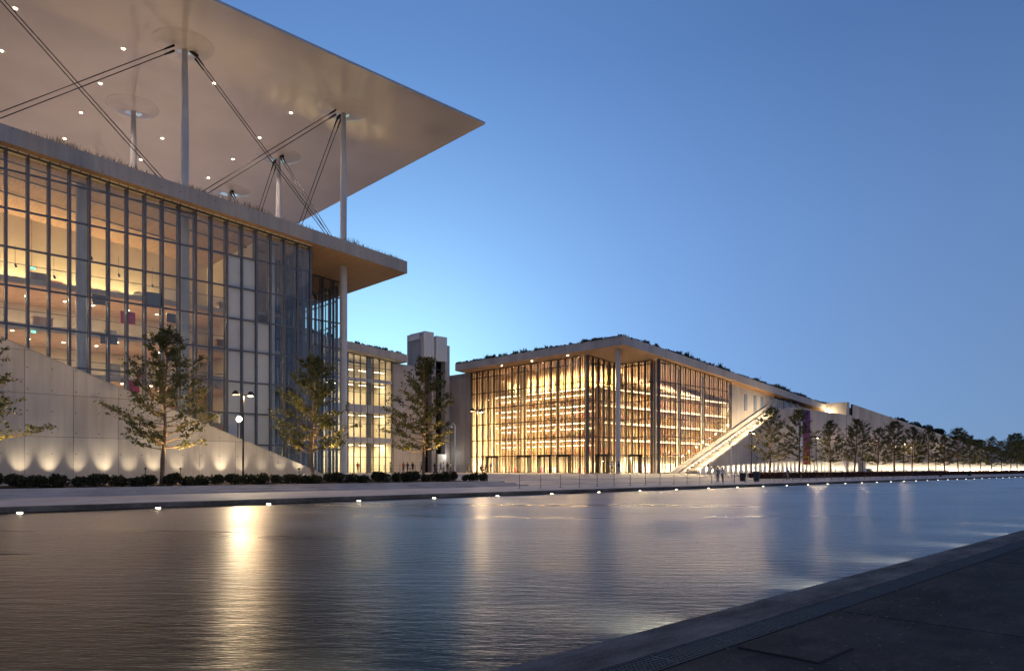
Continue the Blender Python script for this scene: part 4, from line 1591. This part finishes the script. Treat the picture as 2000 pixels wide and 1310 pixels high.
def lamp_post(x, y, z, label, power):
    t_ = thing('lamp_post', label, 'lamp post', (x, y, z), LG)
    h = 6.4
    MB().tube((x, y, z), (x, y, z + 0.9), 0.085, 0.085, 12).tube((x, y, z + 0.9), (x, y, z + h), 0.06, 0.05, 12).build('pole', 'black', t_)
    MB().tube((x - 0.62, y, z + h - 0.02), (x + 0.62, y, z + h - 0.02), 0.035, None, 8).build('cross_arm', 'black', t_)
    for s in (-1, 1):
        c = (x + 0.55 * s, y, z + h)
        hd = MB().lathe(c, [(0.02, 0.28), (0.1, 0.26), (0.22, 0.12), (0.28, -0.06), (0.26, -0.06), (0.2, 0.1), (0.0, 0.2)], 18).build('lamp_shade', 'black', t_)
        if s > 0:
            MB().lathe(c, [(0.0, -0.11), (0.08, -0.08), (0.1, 0.0), (0.07, 0.07), (0.0, 0.1)], 12).build('bulb', 'bulb', hd)
            light('POINT', 'bulb_glow', t_, (c[0], c[1], c[2] - 0.14), power, (1.0, 0.70, 0.36), size=0.1)
        else:
            MB().lathe(c, [(0.0, -0.05), (0.2, -0.045), (0.22, -0.02)], 12).build('lamp_glass', 'led_amber', hd)


lamp_post(21.1, 50.0, 0.7, 'double headed lamp post before the sloped wall on the left', 1300)
lamp_post(43.2, 50.0, 0.75, 'double headed lamp post in front of the library corner wall', 800)
lamp_post(95.4, 50.0, 0.55, 'double headed lamp post in front of the lit stair', 600)
lamp_post(117.2, 50.0, 0.55, 'double headed lamp post right of the purple banner', 600)
lamp_post(138.5, 50.4, 0.55, 'double headed lamp post hidden among the trees left of the farthest lamps', 600)
lamp_post(159.6, 50.0, 0.55, 'double headed lamp post far along the park wall', 600)
lamp_post(181.0, 50.0, 0.55, 'double headed lamp post second farthest along the park wall', 600)
lamp_post(203.0, 50.0, 0.55, 'double headed lamp post farthest along the park wall', 600)


def camera_post(x, y, z, h, label):
    t_ = thing('camera_post', label, 'camera post', (x, y, z), 'white security camera posts')
    MB().tube((x, y, z), (x, y, z + h), 0.09, 0.07, 12).build('pole', 'white_wall', t_)
    a = []
    for k in range(6):
        q = k / 5 * math.pi
        a.append(Vector((x - 0.25 + 0.25 * math.cos(q), y, z + h + 0.25 * math.sin(q))))
    m_ = MB()
    for k in range(5):
        m_.tube(a[k], a[k + 1], 0.05, None, 8)
    m_.build('arm', 'white_wall', t_)
    c = a[-1]
    MB().lathe((c.x, c.y, c.z), [(0.05, 0.0), (0.13, -0.05), (0.15, -0.25), (0.0, -0.25)], 14).build('camera_housing', 'white_wall', t_)
    MB().lathe((c.x, c.y, c.z - 0.26), [(0.13, 0.0), (0.12, -0.07), (0.07, -0.13), (0.0, -0.15)], 14).build('camera_dome', 'screen', t_)


camera_post(49.5, 61.0, PLAZA, 5.4, 'white security camera post before the library flank wall')
camera_post(91.5, 51.0, 0.66, 4.9, 'white security camera post before the triangle of wall under the stair')


def bin_(x, y, z, label, tilt=0.0):
    t_ = thing('litter_bin', label, 'bin', (x, y, z), 'dark litter bins on the promenade')
    m_ = MB()
    m_.prism([(x - 0.28, y - 0.28, z), (x + 0.28, y - 0.28, z), (x + 0.28, y + 0.28, z), (x - 0.28, y + 0.28, z)], (0, 0, 0.05))
    for k in range(4):
        a, b = R(45 + 90 * k), R(135 + 90 * k)
        m_.face([(x + .38 * math.cos(a), y + .38 * math.sin(a), z + .05), (x + .38 * math.cos(b), y + .38 * math.sin(b), z + .05),
                 (x + .5 * math.cos(b), y + .5 * math.sin(b), z + 0.95), (x + .5 * math.cos(a), y + .5 * math.sin(a), z + 0.95)])
    m_.build('body', 'black', t_)
    MB().box((x - 0.39, y - 0.39, z + 0.95), (x + 0.39, y + 0.39, z + 1.03)).box((x - 0.2, y - 0.2, z + 1.03), (x + 0.2, y + 0.2, z + 1.05)).build('lid', 'black', t_)
    t_.rotation_euler = (0, tilt, 0.3)


bin_(81.0, 43.6, 0.25, 'upright black litter bin on the promenade left of the hedge end')
bin_(79.8, 41.2, 0.35, 'tipped black litter bin leaning beside the upright one', 0.30)
cb = thing('utility_cabinet', 'tall grey utility cabinet standing against the lit base of the park wall', 'cabinet', (148.2, 54.4, 0.5))
MB().box((148.2, 54.0, 0.5), (149.9, 54.8, 3.0)).build('body', 'concrete_plain', cb)
MB().box((148.15, 53.95, 3.0), (149.95, 54.85, 3.08)).build('roof', 'steel', cb)
MB().box((148.3, 53.97, 0.6), (149.0, 54.0, 2.9)).build('door', 'steel', cb)
MB().box((149.05, 53.97, 0.6), (149.8, 54.0, 2.9)).build('door', 'steel', cb)
cb = thing('low_cabinet', 'low dark cabinet right of the tall grey utility cabinet', 'cabinet', (152.2, 54.4, 0.5))
MB().box((152.2, 54.0, 0.5), (153.7, 54.7, 1.75)).build('body', 'cloth_grey', cb)
MB().box((152.15, 53.95, 1.75), (153.75, 54.75, 1.82)).build('lid', 'black', cb)
bin_(163.0, 44.2, 0.25, 'black litter bin far along the promenade, left of two')
bin_(180.0, 43.2, 0.25, 'black litter bin far along the promenade, right of two')


def fence(xa, xb, y, zf, step, label):
    t_ = thing('post_fence', label, 'fence', (xa, y, zf(xa)), 'thin wire fences')
    n = int((xb - xa) / step)
    for i in range(n + 1):
        x = xa + step * i
        z = zf(x)
        MB().tube((x, y, z), (x, y, z + 1.12), 0.022, None, 6).box((x - 0.15, y - 0.1, z), (x + 0.15, y + 0.1, z + 0.02)).build('post', 'black', t_)
    for h in (0.22, 0.65, 1.08):
        MB().tube((xa, y, zf(xa) + h), (xa + n * step, y, zf(xa) + h), 0.009, None, 5).build('wire', 'black', t_)


fence(39.0, 145.0, 40.0, lambda x: 0.25, 2.39, 'long thin wire fence on posts along the promenade before the library')
fence(36.0, 70.0, 72.0, lambda x: PLAZA, 2.3, 'thin wire fence on posts across the plaza before the office wing')

# ------------------------------------------------------------------ people


def person_mesh(pose, top_m, leg_m, seed):
    r2 = random.Random(seed)
    J = {'pelvis': (0, 0, 0.95), 'waist': (0, 0, 1.08), 'chest': (0, 0, 1.32), 'neck': (0, 0, 1.48), 'head': (0, -0.02, 1.58), 'crown': (0, -0.01, 1.70)}
    E_ = [('pelvis', 'waist'), ('waist', 'chest'), ('chest', 'neck'), ('neck', 'head'), ('head', 'crown')]
    rad = {'pelvis': .15, 'waist': .13, 'chest': .155, 'neck': .06, 'head': .095, 'crown': .075}
    st_ = {'stand': 0.0, 'walk': 0.24, 'sit': 0.0}[pose]
    for s, nm in ((-1, 'l'), (1, 'r')):
        fy = st_ * s
        J['hip' + nm] = (0.09 * s, 0, 0.88)
        if pose == 'sit':
            J['pelvis'] = (0, 0, 0.52)
            J['knee' + nm] = (0.11 * s, -0.42, 0.48)
            J['ank' + nm] = (0.11 * s, -0.45, 0.08)
            J['toe' + nm] = (0.12 * s, -0.6, 0.03)
        else:
            J['knee' + nm] = (0.10 * s, -0.04 - fy * 0.45, 0.49)
            J['ank' + nm] = (0.10 * s, 0.02 - fy * 1.1, 0.08)
            J['toe' + nm] = (0.115 * s, -0.14 - fy * 1.1, 0.03)
        J['sho' + nm] = (0.185 * s, 0, 1.40)
        J['elb' + nm] = (0.25 * s, 0.03 + fy * 0.4, 1.12)
        J['wri' + nm] = (0.24 * s, -0.08 + fy * 0.8, 0.88)
        J['han' + nm] = (0.235 * s, -0.11 + fy * 0.85, 0.79)
        E_ += [('pelvis', 'hip' + nm), ('hip' + nm, 'knee' + nm), ('knee' + nm, 'ank' + nm), ('ank' + nm, 'toe' + nm),
               ('chest', 'sho' + nm), ('sho' + nm, 'elb' + nm), ('elb' + nm, 'wri' + nm), ('wri' + nm, 'han' + nm)]
        rad.update({'hip' + nm: .10, 'knee' + nm: .062, 'ank' + nm: .045, 'toe' + nm: .04, 'sho' + nm: .07, 'elb' + nm: .045, 'wri' + nm: .033, 'han' + nm: .036})
    if pose == 'sit':
        for k, v_ in list(J.items()):
            if k[:4] in ('wais', 'ches', 'neck', 'head', 'crow') or k[:3] in ('sho', 'elb', 'wri', 'han', 'hip'):
                J[k] = (v_[0], v_[1] - (0.2 if k[:3] in ('wri', 'han') else 0), v_[2] - 0.43 + (0.16 if k[:3] in ('wri', 'han') else 0))
    names = list(J)
    me = bpy.data.meshes.new('person_rig')
    me.from_pydata([J[n] for n in names], [(names.index(a), names.index(b)) for a, b in E_], [])
    ob = bpy.data.objects.new('person_rig', me)
    COL.objects.link(ob)
    sk = ob.modifiers.new('skin', 'SKIN')
    for i, n in enumerate(names):
        d = me.skin_vertices[0].data[i]
        d.radius = (rad[n], rad[n] * (0.72 if n in ('pelvis', 'waist', 'chest') else 1.0))
        d.use_root = n == 'pelvis'
    sb = ob.modifiers.new('sub', 'SUBSURF')
    sb.levels = 1
    sb.render_levels = 1
    dg = bpy.context.evaluated_depsgraph_get()
    out = bpy.data.meshes.new_from_object(ob.evaluated_get(dg))
    bpy.data.objects.remove(ob)
    out.name = 'body'
    out.materials.clear()
    for m_ in ('skin', top_m, leg_m):
        out.materials.append(M[m_])
    off = -0.43 if pose == 'sit' else 0
    for p in out.polygons:
        c = p.center
        if c.z > 1.46 + off or (abs(c.x) > 0.19 and c.z < 1.02 + off * 0.65 and c.z > 0.7 + off):
            p.material_index = 0
        elif c.z > 0.98 + off and (pose != 'sit' or c.y > -0.2):
            p.material_index = 1
        else:
            p.material_index = 2
        p.use_smooth = True
    return out


hair_b = MB().lathe((0, 0, 0), [(0.0, 0.115), (0.06, 0.10), (0.1, 0.045), (0.108, -0.02), (0.1, -0.07)], 14).mesh('hair', 'hair', (0, 0, 0), True)
PM = {}
chair_me = MB().box((-0.22, -0.22, 0.42), (0.22, 0.22, 0.46)).box((-0.22, 0.18, 0.46), (0.22, 0.22, 0.88))
for sx in (-0.2, 0.17):
    for sy in (-0.2, 0.17):
        chair_me.box((sx, sy, 0), (sx + 0.03, sy + 0.03, 0.42))
chair_me = chair_me.mesh('cafe_chair', 'white_wall')


def person(x, y, pose, top_m, leg_m, rz, label, z=None):
    key = (pose, top_m, leg_m)
    if key not in PM:
        PM[key] = person_mesh(pose, top_m, leg_m, len(PM))
    z = PLAZA if z is None else z
    t_ = thing('person', label, 'person', (x, y, z), 'people on the plaza', rz)
    o = bpy.data.objects.new('body', PM[key])
    COL.objects.link(o)
    o.parent = t_
    h = bpy.data.objects.new('hair', hair_b)
    COL.objects.link(h)
    h.parent = t_
    h.location = (0, 0.005, 1.645 - (0.43 if pose == 'sit' else 0))
    if pose == 'sit':
        c = inst(chair_me, 'cafe_chair', None, (x, y, z))
        c.rotation_euler = (0, 0, rz)
        tag(c, 'pale cafe chair under the ' + label.replace('person ', 'person '), 'chair', 'cafe chairs before the library')


def at_px(px, py_h, y):
    r_ = (px - 1000) / 1383.5
    return y * (r_ * 0.7235 + 0.6904) / (-r_ * 0.6904 + 0.7235)


PEOPLE = [
    (699, 96, 'stand', 'cloth_red', 'cloth_grey', 'person in a red top standing inside near the office wing door'),
    (762, 96, 'stand', 'cloth_white', 'cloth_grey', 'person in white standing before the lit office wing ground floor'),
    (788, 94, 'stand', 'cloth_red', 'cloth_black', 'person in red and black beside the office wing end wall'),
    (796, 94, 'walk', 'cloth_navy', 'cloth_navy', 'person in navy walking past the office wing end wall'),
    (806, 93, 'stand', 'cloth_black', 'cloth_black', 'person all in black near the foot of the lift tower'),
    (823, 90, 'walk', 'cloth_grey', 'cloth_black', 'person in grey walking behind the tree before the tower'),
    (849, 93, 'stand', 'cloth_black', 'cloth_navy', 'person in black and navy at the tower doorway'),
    (861, 93, 'walk', 'cloth_blue', 'cloth_navy', 'person in a blue top walking by the tower doorway'),
    (866, 92, 'stand', 'cloth_white', 'cloth_grey', 'person in a white top right of the tower doorway'),
    (874, 92, 'stand', 'cloth_navy', 'cloth_black', 'person in navy top and black trousers by the tower pier'),
    (880, 92, 'stand', 'cloth_white', 'cloth_black', 'person in white top and black trousers by the tower pier'),
    (914, 88, 'sit', 'cloth_black', 'cloth_grey', 'person in black seated left of the library lamp post'),
    (940, 86, 'sit', 'cloth_navy', 'cloth_black', 'person in navy seated at the library glass'),
    (948, 86, 'sit', 'cloth_red', 'cloth_black', 'person in red seated at the library glass'),
    (959, 84, 'stand', 'cloth_blue', 'cloth_grey', 'person in blue top standing at the library glass'),
    (1195, 60.5, 'walk', 'cloth_white', 'cloth_black', 'person in white and black walking before the library corner column'),
    (1208, 60.5, 'walk', 'cloth_navy', 'cloth_grey', 'person in navy and grey walking before the library corner column'),
    (1402, 43.0, 'stand', 'cloth_grey', 'cloth_grey', 'person all in grey at the promenade fence before the lit wall'),
    (1411, 43.0, 'walk', 'cloth_white', 'cloth_grey', 'person in white and grey at the promenade fence before the lit wall'),
    (1539, 43.2, 'walk', 'cloth_blue', 'cloth_grey', 'person in blue and grey on the promenade before the hedge'),
]
for px, y, pose, tm, lm, lab in PEOPLE:
    z = PLAZA if y > 59.9 else 0.25
    person(at_px(px, 0, y), y, pose, tm, lm, rnd.uniform(-2.5, 2.5), lab, z)
